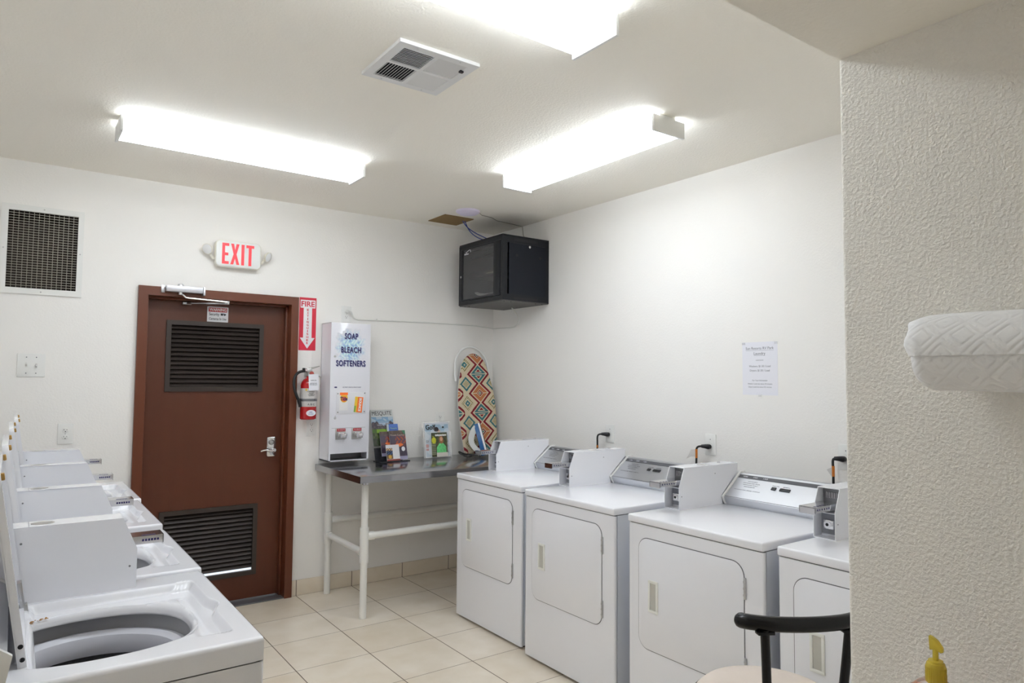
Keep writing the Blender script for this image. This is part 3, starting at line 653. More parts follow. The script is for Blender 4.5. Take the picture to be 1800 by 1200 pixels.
# ------------------------------------------------------------ steel table on pipe legs
TZ = .885; tx0, tx1, ty0, ty1 = 1.732, 3.190, 3.952, 4.716
t = thing('folding_table', 'long stainless steel table on white pipe legs against the back wall', 'table', (tx0, ty0, 0))
def TL(*p): return (p[0]-tx0, p[1]-ty0, p[2])
b = MB(); b.box(0, tx1-tx0, 0, ty1-ty0, TZ-.004, TZ, bev=.0015)
b.box(0, tx1-tx0, 0, .003, TZ-.042, TZ-.002); b.box(0, .003, 0, ty1-ty0, TZ-.042, TZ-.002); b.box(tx1-tx0-.003, tx1-tx0, 0, ty1-ty0, TZ-.042, TZ-.002); b.box(0, tx1-tx0, ty1-ty0-.003, ty1-ty0, TZ-.042, TZ-.002)
b.build('tabletop', TABLE, t)
LX0, LX1, LY0, LY1, pr = 1.812, 3.130, 4.052, 4.655, .0215
for lx, ly in ((LX0, LY0), (LX0, LY1), (LX1, LY0), (LX1, LY1)):
    b = MB(); b.cyl(TL(lx, ly, .001), TL(lx, ly, TZ-.065), pr, 24); hr, sr = .500, .400
    zz = [sr-.060, hr+.055]
    b.cyl(TL(lx, ly, zz[0]), TL(lx, ly, zz[1]), pr*1.28, 24)
    lg_ = b.build('leg', STEM, t)
    b = MB(); b.cyl(TL(lx, ly, TZ-.066), TL(lx, ly, TZ-.042), pr*.9, 20); b.cyl(TL(lx, ly, TZ-.012), TL(lx, ly, TZ-.0045), pr*1.5, 20); b.cyl(TL(lx, ly, TZ-.05), TL(lx, ly, TZ-.01), pr*.8, 20); b.build('metal_sleeve', CHROME, lg_)
for ly in (LY0, LY1):
    b = MB(); b.cyl(TL(LX0, ly, .500), TL(LX1, ly, .500), pr, 20); b.cyl(TL(LX0+.02, ly, .500), TL(LX0+.062, ly, .500), pr*1.22, 20); b.build('long_rail', STEM, t)
for lx in (LX0, LX1):
    b = MB(); b.cyl(TL(lx, LY0, .400), TL(lx, LY1, .400), pr*.95, 20); b.cyl(TL(lx, LY0+.02, .400), TL(lx, LY0+.05, .400), pr*1.2, 20); b.cyl(TL(lx, LY1-.05, .400), TL(lx, LY1-.02, .400), pr*1.2, 20); b.build('side_rail', STEM, t)

# ------------------------------------------------------------ magazines in leaning holders
def lean(x, y, ang, rz=0, z=TZ):     # frame: local x right, y up the leaning sheet, z towards the room
    return Matrix.Rotation(rz, 3, 'Z') @ Matrix.Rotation(-ang, 3, 'X') @ BACK, (x, y, z)
def mag(name, label, w, h, fn, x, y, zup, ang, rz=0, thick=.004, group='magazines on the steel table', lift=0, cat='magazine', out=0):
    R_, loc = lean(x, y, ang, rz); v = R_ @ Vector((0, zup, out))
    t = thing(name, label, cat, (loc[0]+v.x, loc[1]+v.y, loc[2]+v.z), group, R_)
    b = MB(); b.box(-w/2, w/2, 0, h, 0, thick); b.build('pages', mat('page_edges', (.7, .7, .68), .7), t)
    c = paint('cover', w, h, fn, t, VC, .002, 0, .0005, (-w/2, 0, thick+.0008)); return t, c
def noise(u, v, s, k=0): return .5+.25*math.sin(u*s*6.3+k+2*math.sin(v*s*4.1+k))+.25*math.sin(v*s*7.7-k+1.7*math.sin(u*s*5.3))
def mesquite(u, v):
    if v > .80: return 'b9bcba' if v > .985 or u < .02 else 'c9ccca'
    if v > .68: return '7fa0c0' if noise(u, v*2, 2) > .45 else 'aebfcd'
    r_ = .62+.05*math.sin(u*9)+.02*math.sin(u*31)
    if v > r_: return '8fa9c2'
    if v > .46: return '453f4a' if noise(u, v, 6) > .45 else '5d5358'
    if v > .36: return '7fa62e' if u > .2 and noise(u, v, 3) > .25 else '4a6a2a'
    if v > .2: return '3c4a28' if noise(u, v, 5) > .5 else '57643a'
    return '2e3a24' if noise(u, v, 4) > .4 else '3a3c30'
def sunset(u, v):
    if v > .87 and u > .78 and (u-.78) > (1-v): return '3c7a5c'
    if v > .82: return '55463f' if noise(u, v, 2) > .4 else '66564c'
    if v > .56: return ('a8502f' if noise(u*1.5, v*2, 3) > .62 else '5c4152') if u > .35 else '4c4152'
    if v > .44: return 'e8763a' if abs(u-.55) < .16+.1*math.sin(v*40) else '5a3a44'
    if v > .12: return '3a3044' if noise(u, v, 4) > .35 else '4c3a4c'
    return '9a97b4'
def blue_mag(u, v): return 'b8c0c8' if u < .18 else ('3d63b4' if v < .85 else '4e74c0')
def flyer(u, v):
    if v < .10: return '8a3c34'
    if u < .48 and .12 < v < .80:
        if v > .62: return 'c8a27c' if noise(u, v, 6) > .45 else '3a3a34'
        if v > .38: return '23283c' if noise(u, v, 5) > .4 else '3b5a8a'
        return 'c89a3a' if (u-.25)**2*8+(v-.25)**2*9 < .12 else '6a5236'
    return 'd8d6da'
def golf(u, v):
    if v > .95 or u < .03 or u > .97 or v < .02: return 'd4d8e0'
    if (u-.48)**2*1.2+(v-.80)**2*2 < .011: return '2c2228'
    if (u-.57)**2+(v-.74)**2*1.6 < .005: return 'c49a88'
    if (u-.76)**2+(v-.86)**2*1.8 < .0016: return '222226'
    if .33 < u < .95 and v < .64-.35*abs(u-.6): return 'aeb6c2' if noise(u, v, 5) > .4 else '6e7480'
    if u < .14 and .28 < v < .38 or u < .14 and .20 < v < .26: return 'b8402f'
    return '9fb8cc' if noise(u, v, 2) > .45 else 'c4d2de'
def garden(u, v):
    if v > .93: return '3a4028'
    if v > .86: return 'd0d0a8' if .24 < u < .95 and noise(u*3, v, 7) > .3 else '4a5034'
    if (u-.12)**2+(v-.90)**2 < .006: return 'a8b42c'
    if (u-.16)**2+(v-.68)**2 < .018: return 'c8c82c'
    if u < .28 and .1 < v < .6: return '8a8c70' if noise(.2, v, 11) > .5 else '4c5238'
    if v < .18 and u > .30: return 'd0ccc4'
    du = u-.62
    if (du/.085)**2+((v-.735)/.085)**2 < 1: return 'c89a7c'
    if (du/.14)**2+((v-.70)/.16)**2 < 1: return '94603a'
    if abs(du) < .30 and v < .56-.9*max(0, abs(du)-.12): return '62c478' if noise(u, v, 5) > .35 else '52ae68'
    return '3c4028' if noise(u, v, 4) > .45 else '54522f'
A = math.radians(15)
t, c = mag('magazine', 'large magazine with a golf course landscape cover at the back of the leaning stack', .178, .268, mesquite, 2.226, 4.622, .110, A, .04)
text('MESQUITE', .044, INK, c, .089, .240, .0012, width=.158); text('community guide\nnewcomer directory', .012, PAPER, c, .100, .160, .0012, width=.11)
t, c = mag('magazine', 'small blue booklet standing behind the sunset magazines', .092, .150, blue_mag, 2.297, 4.618, .118, A, .04, out=.006)
text('Mesquite', .016, mat('pale_green_print', '9fc4a8', .5), c, .054, .118, .0012, width=.055)
t, c = mag('magazine', 'dark sunset magazine, left of the pair with the same cover', .120, .180, sunset, 2.243, 4.598, .036, A, .04)
text('Picture Country', .016, GINK, c, .060, .155, .0012, width=.10)
t, c = mag('magazine', 'dark sunset magazine, right and front of the pair with the same cover', .132, .216, sunset, 2.316, 4.582, .006, A, .04)
text('Picture Country', .018, mat('pale_print', 'b8aca8', .5), c, .066, .182, .0012, width=.115)
b = MB(); b.prism([(.102+.015*math.cos(k*PI/8), .078+.017*math.sin(k*PI/8)) for k in range(16)], .0010, .0014); b.build('white_emblem', PAPER, c)
t, c = mag('brochure', 'white and maroon flyer with a photo, at the front of the leaning magazine stack', .106, .116, flyer, 2.250, 4.548, .006, A, .04, cat='brochure', group=None)
# clear holder of the stack
t = thing('magazine_rack', 'stepped smoked plastic rack holding the leaning magazines', 'rack', (2.24, 4.60, TZ))
SM = mat('smoked_plastic', (.03, .03, .035), .15)
Rk = Matrix.Rotation(.04, 4, 'Z')
for (yy, w0, w1, hh_) in ((.033, -.095, .130, .095), (.008, -.065, .055, .030)):
    b = MB(); b.box(w0, w1, 0, .0015, .003, hh_, M=Rk @ Matrix.Translation((0, yy, .001)) @ Matrix.Rotation(-A, 4, 'X')); b.build('shelf_back', SM, t)
b = MB(); b.box(-.098, .142, -.055, .06, 0, .003, M=Rk); b.build('base', SM, t)
# golf magazine in an acrylic holder
t = thing('acrylic_holder', 'clear upright acrylic holder with the golf magazine in it', 'holder', (2.648, 4.602, TZ), rot=Matrix.Rotation(-math.radians(8), 3, 'X') @ BACK)
b = MB(); b.box(-.118, .118, .0, .275, -.006, -.003); b.box(-.118, -.115, 0, .20, -.006, .016); b.box(.115, .118, 0, .20, -.006, .016); b.box(-.118, .118, 0, .20, .0135, .0155); b.box(-.118, .118, 0, .003, -.006, .0155); b.build('pocket', PLAS, t)
t, c = mag('magazine', 'pale blue golf magazine standing in the clear holder', .212, .262, golf, 2.648, 4.602, .004, math.radians(8), 0, .004, out=-.002)
text('Golf', .052, INK, c, .052, .226, .0012, width=.085, bold=.0015)
text('CH', .026, INK, c, .020, .120, .0012, width=.022, bold=.001)
t, c = mag('magazine', 'smaller magazine with a woman in a green jumper in front of the golf magazine', .138, .182, garden, 2.655, 4.585, .008, math.radians(8), 0, .003, out=.001)
text('Independent', .020, PAPER, c, .082, .163, .0012, width=.095, bold=.0006)

# ------------------------------------------------------------ ironing board
bl, bw = .800, .318
ang = math.radians(7)
R_ = Matrix.Rotation(math.radians(-3), 3, 'Z') @ Matrix.Rotation(-ang, 3, 'X') @ BACK @ Matrix.Rotation(math.radians(2.5), 3, 'Z')
t = thing('ironing_board', 'small ironing board with a geometric red, teal and orange cover leaning upright in the corner', 'ironing board', (3.035, 4.596, TZ+.012), rot=R_)
def hwid(y):     # half width along the board, bottom square end, tapering to a round nose
    v = y/bl
    w_ = .150 + .022*math.sin(min(1, v/.5)*PI/2) if v < .45 else .172 - .095*((v-.45)/.55)**1.9
    if v > .90: w_ *= math.sqrt(max(0, 1-((v-.90)/.10)**2))*.93+.07*(1-(v-.9)/.1)
    if v < .05: w_ *= .88+.12*math.sin(v/.05*PI/2)
    return max(w_, 0)
def diam(x, y, cx_, cy_, a, b_): return abs(x-cx_)/a + abs(y-cy_)/b_
CRM, MRN, TEA, ORN, OLV = 'cdbfa4', '7c1a26', '3f7076', 'b8734a', '7b7440'
def ironp(x, y):
    P = .154; xr, xl = .028, -.092; y0 = .015
    k = math.floor((y-y0)/P+.5); cyy = k*P+y0
    if x < -.125: xr -= .24
    d = diam(x, y, xr, cyy, .075, .074)
    if d < .95:
        if abs(y-cyy) < .0028 and not (k % 2 and d < .42): return CRM
        if k % 2:
            if d < .12: return TEA
            if d < .22: return CRM
            if d < .36: return MRN
            if d < .44: return CRM
            return ORN
        if d > .62: return TEA
        if d > .50 or abs(y-cyy) < .018: return TEA if abs(y-cyy) < .013 else CRM
        return MRN
    if d < 1.10: return CRM
    if d < 1.40: return MRN
    kk = math.floor((y-y0-P/2)/P+.5); c2 = (kk+.5)*P+y0
    for sx in (-.092, .148):
        e_ = diam(x, y, sx, c2, .054, .058)
        if e_ < 1.02:
            if kk % 2:
                if e_ > .68: return TEA
                if e_ > .55: return CRM
                return OLV if math.sin((x*.9+y)*560) > .1 else CRM
            if e_ > .68: return OLV if math.sin((x-y)*330) > -.1 else CRM
            if e_ > .46: return CRM
            if e_ > .16: return TEA
            return CRM
    return CRM
def shp(x, y, z):
    return (x, y, z)
def bfn(u, v):
    x = (u-.5)*.36; y = v*bl
    return ironp(x, y) if abs(x) <= hwid(y) else None
pts = [(hwid(bl*k/60), bl*k/60) for k in range(61)]; outline = pts + [(-p[0], p[1]) for p in pts[::-1][1:]]
clean = []
for p in outline:
    if not clean or (abs(p[0]-clean[-1][0])+abs(p[1]-clean[-1][1])) > 1e-5: clean.append(p)
# cover: quilted pad grid conforming to the outline, rounded over at the edge
nx, ny = 110, 270; bm_ = bmesh.new(); lay = bm_.loops.layers.float_color.new('Col'); G = []
for j in range(ny+1):
    y = bl*j/ny; hw_ = hwid(y); row = []
    for i in range(nx+1):
        s = -1+2*i/nx; x = s*hw_; edge = min(hw_-abs(x), y, bl-y); zz = .020 - .016*max(0, 1-edge/.014)**2
        row.append(bm_.verts.new((x, y, zz)))
    G.append(row)
for j in range(ny):
    for i in range(nx):
        f = bm_.faces.new((G[j][i], G[j][i+1], G[j+1][i+1], G[j+1][i])); f.smooth = True
        cc = f.calc_center_median(); c_ = lin(ironp(cc.x, cc.y))
        for lp in f.loops: lp[lay] = (*c_, 1)
me = bpy.data.meshes.new('fabric_cover'); bm_.to_mesh(me); bm_.free(); me.materials.append(VCF)
o = bpy.data.objects.new('fabric_cover', me); COL.objects.link(o); o.parent = t
b = MB(); b.prism(clean, -.004, .005); b.build('board', mat('board_metal', (.6, .6, .58), .5), t)
b = MB(); pth = [(.02, .60, -.014)]
pth = [(-.165, .585, -.012), (-.168, .64, -.012)] + [(-.010-.150*math.cos(a), .700+.150*math.sin(a)*1.05, -.012) for a in [PI*k/16 for k in range(17)]] + [(.140, .64, -.012), (.135, .58, -.012)]
b.tube(pth, .0085, 10); b.build('wire_foot', mat('white_wire', (.85, .85, .84), .3), t)

# iron standing on its heel
t = thing('clothes_iron', 'blue and white electric iron standing on its heel against the ironing board', 'iron', (2.990, 4.490, TZ+.0115), rot=Matrix.Rotation(math.radians(-30), 3, 'Z') @ Matrix.Rotation(math.radians(-15), 3, 'Y'))
# local: x along sole depth (sole faces +x), y sideways, z up towards the tip
def ironshell(inset, xoff0, xoff1):
    b = bmesh.new(); rings = []
    for k in range(25):
        v = k/24; z_ = .004+.245*v; half = (.056*(1-v**2.3)+.002)*inset
        rings.append([b.verts.new((xoff0 if s[1] == 0 else xoff1, s[0]*half, z_)) for s in ((-1, 0), (1, 0), (1, 1), (-1, 1))])
    for a_, c_ in zip(rings, rings[1:]):
        for k in range(4): b.faces.new((a_[k], a_[(k+1) % 4], c_[(k+1) % 4], c_[k]))
    b.faces.new(rings[0][::-1]); b.faces.new(rings[-1]); bmesh.ops.recalc_face_normals(b, faces=b.faces); return b
b = MB(); b.merge(ironshell(1, .030, .035)); b.build('soleplate', BLACK, t)
b = MB(); b.merge(ironshell(.98, .016, .030)); b.build('skirt', mat('iron_white', (.8, .8, .82), .3), t)
b = MB(); b.merge(ironshell(.94, -.016, .016)); b.build('body', mat('iron_blue', '2f5f94', .25), t)
b = MB(); ring = [(-.010, .245)] + [(-.012-.075*math.sin(PI*k/14)**.8, .235-.215*k/14) for k in range(1, 14)] + [(-.010, .010)]
inner = [(-.012-.046*math.sin(PI*k/12), .175-.130*k/12) for k in range(13)]
outer3 = ring
bb = bmesh.new()
for s in (-1,):
    V1 = []
    n_ = 14
    for k in range(n_+1):
        a = k/n_; po = (-.010-.078*math.sin(PI*a)**.7, .242-.236*a); pi = (-.016-.030*math.sin(PI*a)**.8, .180-.125*a)
        V1.append([bb.verts.new((po[0], -.017, po[1])), bb.verts.new((po[0], .017, po[1])), bb.verts.new((pi[0], .013, pi[1])), bb.verts.new((pi[0], -.013, pi[1]))])
    for a_, c_ in zip(V1, V1[1:]):
        for k in range(4): bb.faces.new((a_[k], a_[(k+1) % 4], c_[(k+1) % 4], c_[k]))
    bb.faces.new(V1[0][::-1]); bb.faces.new(V1[-1])
bmesh.ops.recalc_face_normals(bb, faces=bb.faces); bmesh.ops.bevel(bb, geom=bb.edges[:], offset=.003, segments=2, affect='EDGES')
b.merge(bb); b.build('handle', mat('iron_handle_white', (.78, .78, .76), .35), t)
b = MB(); b.box(-.040, .030, -.030, .030, 0, .012, bev=.004); b.build('heel', BLACK, t)
b = MB(); b.tube(bez((2.945, 4.500, TZ+.008), (2.90, 4.53, TZ+.02), (2.86, 4.56, TZ+.01), (2.81, 4.55, TZ+.040), 12) + bez((2.81, 4.55, TZ+.040), (2.77, 4.54, TZ+.050), (2.79, 4.47, TZ+.006), (2.84, 4.475, TZ+.008), 10)[1:] + bez((2.84, 4.475, TZ+.008), (2.90, 4.48, TZ+.008), (2.92, 4.55, TZ+.008), (2.85, 4.535, TZ+.022), 10)[1:] + bez((2.85, 4.535, TZ+.022), (2.79, 4.52, TZ+.036), (2.79, 4.49, TZ+.02), (2.85, 4.505, TZ+.018), 8)[1:], .0050, 8)
tag(b.build('iron_cord', RUBBER), 'coiled black cord of the iron lying on the steel table', 'cord')

# ------------------------------------------------------------ coin box (shared by washers and dryers)
def coin_box(parent, sx, zb, side, y0, y1, front, xb_top, slide_end, mirror):
    """sx=+1: back lies at +x (dryers); profile given in front-relative x, z above zb"""
    f = lambda x: front + sx*x
    P = [(f(0), zb), (f(0), zb+.104), (f(.036), zb+.190), (f(xb_top), zb+.190)] + side
    Mx = Matrix(((1, 0, 0, 0), (0, 0, -1, 0), (0, 1, 0, 0), (0, 0, 0, 1)))    # prism (x,z) extruded along -y
    b = MB()
    b.prism(P, -y0-.003, -y0, M=Mx); b.prism(P, -y1, -y1+.003, M=Mx)                       # side plates
    lo, hi = sorted((f(.036), f(xb_top))); b.box(lo, hi, y0, y1, zb+.187, zb+.190)
    lo, hi = sorted((f(.052), side[-1][0])); b.box(lo, hi, y0+.003, y1-.003, zb, zb+.100)
    lo, hi = sorted((f(.075), f(xb_top-.05))); b.box(lo, hi, y0+.003, y1-.003, zb+.1, zb+.187)
    lo, hi = sorted((f(.001), f(.055))); b.box(lo, hi, y0+.003, y1-.003, zb+.098, zb+.101); b.box(lo, hi, y0+.003, y1-.003, zb, zb+.004)
    bx = b.build('coin_box', WHITE, parent)
    yc = (y0+y1)/2
    b = MB(); lo, hi = sorted((f(.049), f(.0525))); b.box(lo, hi, y0+.02, y1-.006, zb+.012, zb+.092); b.build('cash_plate', mat('recess_grey', (.30, .31, .34), .4, .3), bx)
    b = MB(); b.cyl((f(.050), yc+.006, zb+.050), (f(.030), yc+.006, zb+.050), .014, 18); b.box(min(f(.05), f(.032)), max(f(.05), f(.032)), yc-.018, yc+.022, zb+.033, zb+.068, bev=.003); b.build('cash_lock', CHROME, bx)
    b = MB(); b.cyl((f(.0295), yc+.006, zb+.050), (f(.0290), yc+.006, zb+.050), .006, 12); b.build('keyway', INK, bx)
    b = MB(); lo, hi = sorted((f(.070), f(.076))); b.box(lo, hi, y0+.004, y1-.004, zb+.103, zb+.185); b.build('coin_plate', mat('coin_plate_grey', (.26, .26, .27), .35, .8), bx)
    b = MB()
    for k in range(8): b.box(min(f(.058), f(.071)), max(f(.058), f(.071)), y0+.020+k*.0065, y0+.0225+k*.0065, zb+.148, zb+.170)
    b.build('coin_slots', CHROME, bx)
    b = MB(); b.box(min(f(-slide_end), f(.07)), max(f(-slide_end), f(.07)), yc-.030, yc+.030, zb+.130, zb+.134)
    b.box(min(f(-slide_end), f(.05)), max(f(-slide_end), f(.05)), yc-.032, yc-.029, zb+.126-.014, zb+.134); b.box(min(f(-slide_end), f(.05)), max(f(-slide_end), f(.05)), yc+.029, yc+.032, zb+.112, zb+.134)
    b.box(min(f(-slide_end), f(-slide_end+.003)), max(f(-slide_end), f(-slide_end+.003)), yc-.032, yc+.032, zb+.108, zb+.134); sl = b.build('coin_slide', CHROME, bx)
    b = MB(); lo, hi = sorted((f(-slide_end+.012), f(-.01)))
    for k in range(6): b.box(lo+.002+k*(hi-lo)/6, lo+.007+k*(hi-lo)/6, yc-.0325, yc-.0318, zb+.120, zb+.126)
    for k in range(4): b.box(lo+.002+k*(hi-lo)/5, lo+.010+k*(hi-lo)/5, yc-.024, yc-.016, zb+.1342, zb+.1345)
    b.build('slide_marks', NAVY, sl)
    b = MB(); lo = min(f(.22), f(.225)); 
    b.box(f(.245)-.0005, f(.245)+.0005, y0+.002, y1-.002, zb+.1895, zb+.1904); b.build('lid_seam', GINK, bx)
    N = 24; b = MB(); b.prism([(f(.215)+.026*math.cos(2*PI*k/N), yc+.020*math.sin(2*PI*k/N)) for k in range(N)], zb+.190, zb+.1908)
    b.build('oval_badge', mat('badge_silver', (.42, .40, .38), .4, .5, vary=.25, vscale=200), bx)
    for x, z in ((f(.26), zb+.15), (f(.017), zb+.06)): screws('screw', [(0, 0, 0)], .0028, .0014, MGREY, bx, Matrix.Translation((x, y0, z)) @ BACK.to_4x4())
    b = MB(); b.cyl((f(.345), yc, zb+.19), (f(.345), yc, zb+.197), .008, 14); b.build('top_lock', CHROME, bx)
    return bx

# ------------------------------------------------------------ dryers
DW, HD = .686, .889
def make_dryer(label, zadd=0):
    t = thing('clothes_dryer', label, 'dryer', (0, 0, 0), 'coin-operated dryers along the right wall')
    b = MB(); b.box(.002, .022, -DW, 0, .016, HD-.037, bev=.009, seg=3, edges='z'); b.build('front_panel', WHITE, t)
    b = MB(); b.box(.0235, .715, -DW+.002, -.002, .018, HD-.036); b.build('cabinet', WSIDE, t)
    b = MB(); b.box(.010, .70, -DW+.006, -.006, HD-.038, HD-.033); b.build('gap_shadow', DGREY, t)
    b = MB(); b.box(-.004, .722, -DW-.001, .001, HD-.034, HD, bev=.007, seg=3); b.build('top', WHITE, t)
    # door: recessed gap line, door panel, handle, hinges
    d0, d1, z0, z1 = -.603, -.060, .325, .800; Mx = Matrix(((0, 0, -1, 0), (1, 0, 0, 0), (0, 1, 0, 0), (0, 0, 0, 1)))
    yc, zc, dw, dh = (d0+d1)/2, (z0+z1)/2, d1-d0, z1-z0
    b = MB(); b.prism(rrect(dw, dh, .055, 8, yc, zc), -.0035, -.001, M=Mx @ Matrix.Translation((0, 0, 0))); dg = b.build('door_gap', mat('gap_grey', (.12, .12, .13), .7), t)
    b = MB(); b.prism(rrect(dw-.006, dh-.006, .052, 8, yc, zc), -.003, .0015, M=Mx, bev=.001); dp = b.build('door', WHITE, t)
    yh = -.149; zh = .557
    b = MB(); w_, h_ = .054, .135; f_ = .011
    for a in ((-w_/2, w_/2, -h_/2, -h_/2+f_), (-w_/2, w_/2, h_/2-f_, h_/2), (-w_/2, -w_/2+f_, -h_/2+f_, h_/2-f_), (w_/2-f_, w_/2, -h_/2+f_, h_/2-f_)):
        b.box(-.0065, .0, yh+a[0], yh+a[1], zh+a[2], zh+a[3], bev=.0015)
    HP = mat('handle_plastic', (.80, .80, .76), .35); hd = b.build('handle', HP, dp)
    b = MB(); b.box(-.003, -.0012, yh-w_/2+f_, yh+w_/2-f_, zh-h_/2+f_, zh+h_/2-f_); b.build('finger_recess', mat('recess_shade', (.52, .51, .46), .5), hd)
    for zz in (.705, .410):
        b = MB(); b.box(-.005, .001, -.611, -.602, zz-.040, zz+.040, bev=.001)
        for q_ in (-.025, 0, .025): b.box(-.0065, .0, -.612, -.601, zz+q_-.004, zz+q_+.004, bev=.001)
        b.build('hinge', STEEL, dp)
    # console
    Mp = Matrix(((1, 0, 0, 0), (0, 0, -1, 0), (0, 1, 0, 0), (0, 0, 0, 1)))
    pf = [(.574, HD), (.556, HD+.037), (.694, HD+.141), (.724, HD+.141), (.724, HD)]
    b = MB(); b.prism(pf, .012, DW-.012, M=Mp); cs = b.build('console', ALU, t)
    pc = [(.570, HD), (.547, HD+.037), (.692, HD+.148), (.727, HD+.148), (.727, HD)]
    for a0 in (.086, DW-.012):
        b = MB(); b.prism(pc, a0, a0+.010, M=Mp); b.build('end_cap', WPLAS, cs)
    n_ = Vector((-.104, 0, .138)).normalized(); ux = Vector((0, -1, 0)); uy = Vector((.138, 0, .104)).normalized()
    Fm = Matrix((ux, uy, ux.cross(uy))).transposed().to_4x4(); Fm.translation = (.556, 0, HD+.037)
    Ls = math.hypot(.138, .104)
    BS = mat('console_strip', (.09, .09, .10), .4)
    b = MB(); b.box(.098, DW-.014, Ls*.80, Ls*.93, .0002, .001, M=Fm); st = b.build('black_strip', BS, cs)
    for k, tx in enumerate(('1 LOAD', '2 START', '3 TEMP')): text(tx, .010, PAPER, st, 0, 0, M=Fm @ Matrix.Translation((.135+k*.055, Ls*.865, .0012)), width=.025)
    b = MB(); b.box(.305, .328, Ls*.50, Ls*.60, .0, .004, M=Fm, bev=.001); b.box(.348, .400, Ls*.50, Ls*.60, .0, .004, M=Fm, bev=.001); b.build('buttons', BLACK, cs)
    for k, (yy, wd) in enumerate(((.70, .05), (.63, .09), (.56, .08), (.49, .06), (.35, .14))): text('commercial dryer instructions'[:12+k*3], .007, GINK, cs, 0, 0, M=Fm @ Matrix.Translation((.190, Ls*yy, .0003)), width=wd)
    for tx, xx in (('MORE TIME', .318), ('HIGH MEDIUM LOW', .374)): text(tx, .006, GINK, cs, 0, 0, M=Fm @ Matrix.Translation((xx, Ls*.66, .0003)), width=.035)
    text('Commercial', .008, GINK, cs, 0, 0, M=Fm @ Matrix.Translation((.58, Ls*.60, .0003)), width=.04)
    b = MB(); b.box(.098, DW-.014, .004, .006, .0, .0012, M=Fm); b.build('trim_line', MGREY, cs)
    coin_box(t, 1, HD, [(.676, HD+.147), (.545, HD+.037), (.562, HD)], -.085, .004, .243, .437, .115, False)
    for x in (.05, .66):
        for y in (-.05, -DW+.05):
            b = MB(); b.lathe([(0, 0), (.020, 0), (.020, .008), (.008, .010), (.008, .020), (0, .020)], 14, M=Matrix.Translation((x, y, 0))); b.build('foot', BLACK, t)
    return t
dry0 = make_dryer('white coin-operated dryer at the far end of the row, beside the steel table')
dry0.location = (2.314, 3.776, 0)
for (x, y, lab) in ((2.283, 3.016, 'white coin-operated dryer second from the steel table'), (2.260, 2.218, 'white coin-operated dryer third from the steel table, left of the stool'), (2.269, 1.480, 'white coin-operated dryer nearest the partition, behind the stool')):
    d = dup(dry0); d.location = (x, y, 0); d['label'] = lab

# ------------------------------------------------------------ washers
WW, HW = .645, .910       # local: x = 0 at the front, going back to negative; y from the near side 0 to WW
def sstep(a, b_, x):
    t_ = max(0, min(1, (x-a)/(b_-a))); return t_*t_*(3-2*t_)
def tray_h(x, y):
    """recess: a strip along the far side and one along the front with a rounded bump, fading towards the opening"""
    edge = -.044 + .004*sstep(.20, .40, y) + .017*math.exp(-((y-.305)/.036)**2)
    a = 1-sstep(edge-.016, edge, x)
    far_ = 1-sstep(.522, .543, y)
    near_ = sstep(.078, .095, y)
    back_ = sstep(-.425, -.405, x)
    fade = max(sstep(.38, .47, y), sstep(-.125, -.070, x), .35*sstep(.20, .34, y))
    return .021*a*far_*near_*back_*fade
hcx, hcy, ha, hb = -.300, .275, .197, .185
def hole(th):
    c_, s_ = math.cos(th), math.sin(th); r_ = (abs(c_/ha)**2.3 + abs(s_/hb)**2.3)**(-1/2.3)
    x, y = r_*c_, r_*s_
    if x < -.112:
        k = -.112/x; x = -.112; y = y*(.5+.5*k) if abs(y) > .001 else y
    return hcx+x, hcy+y
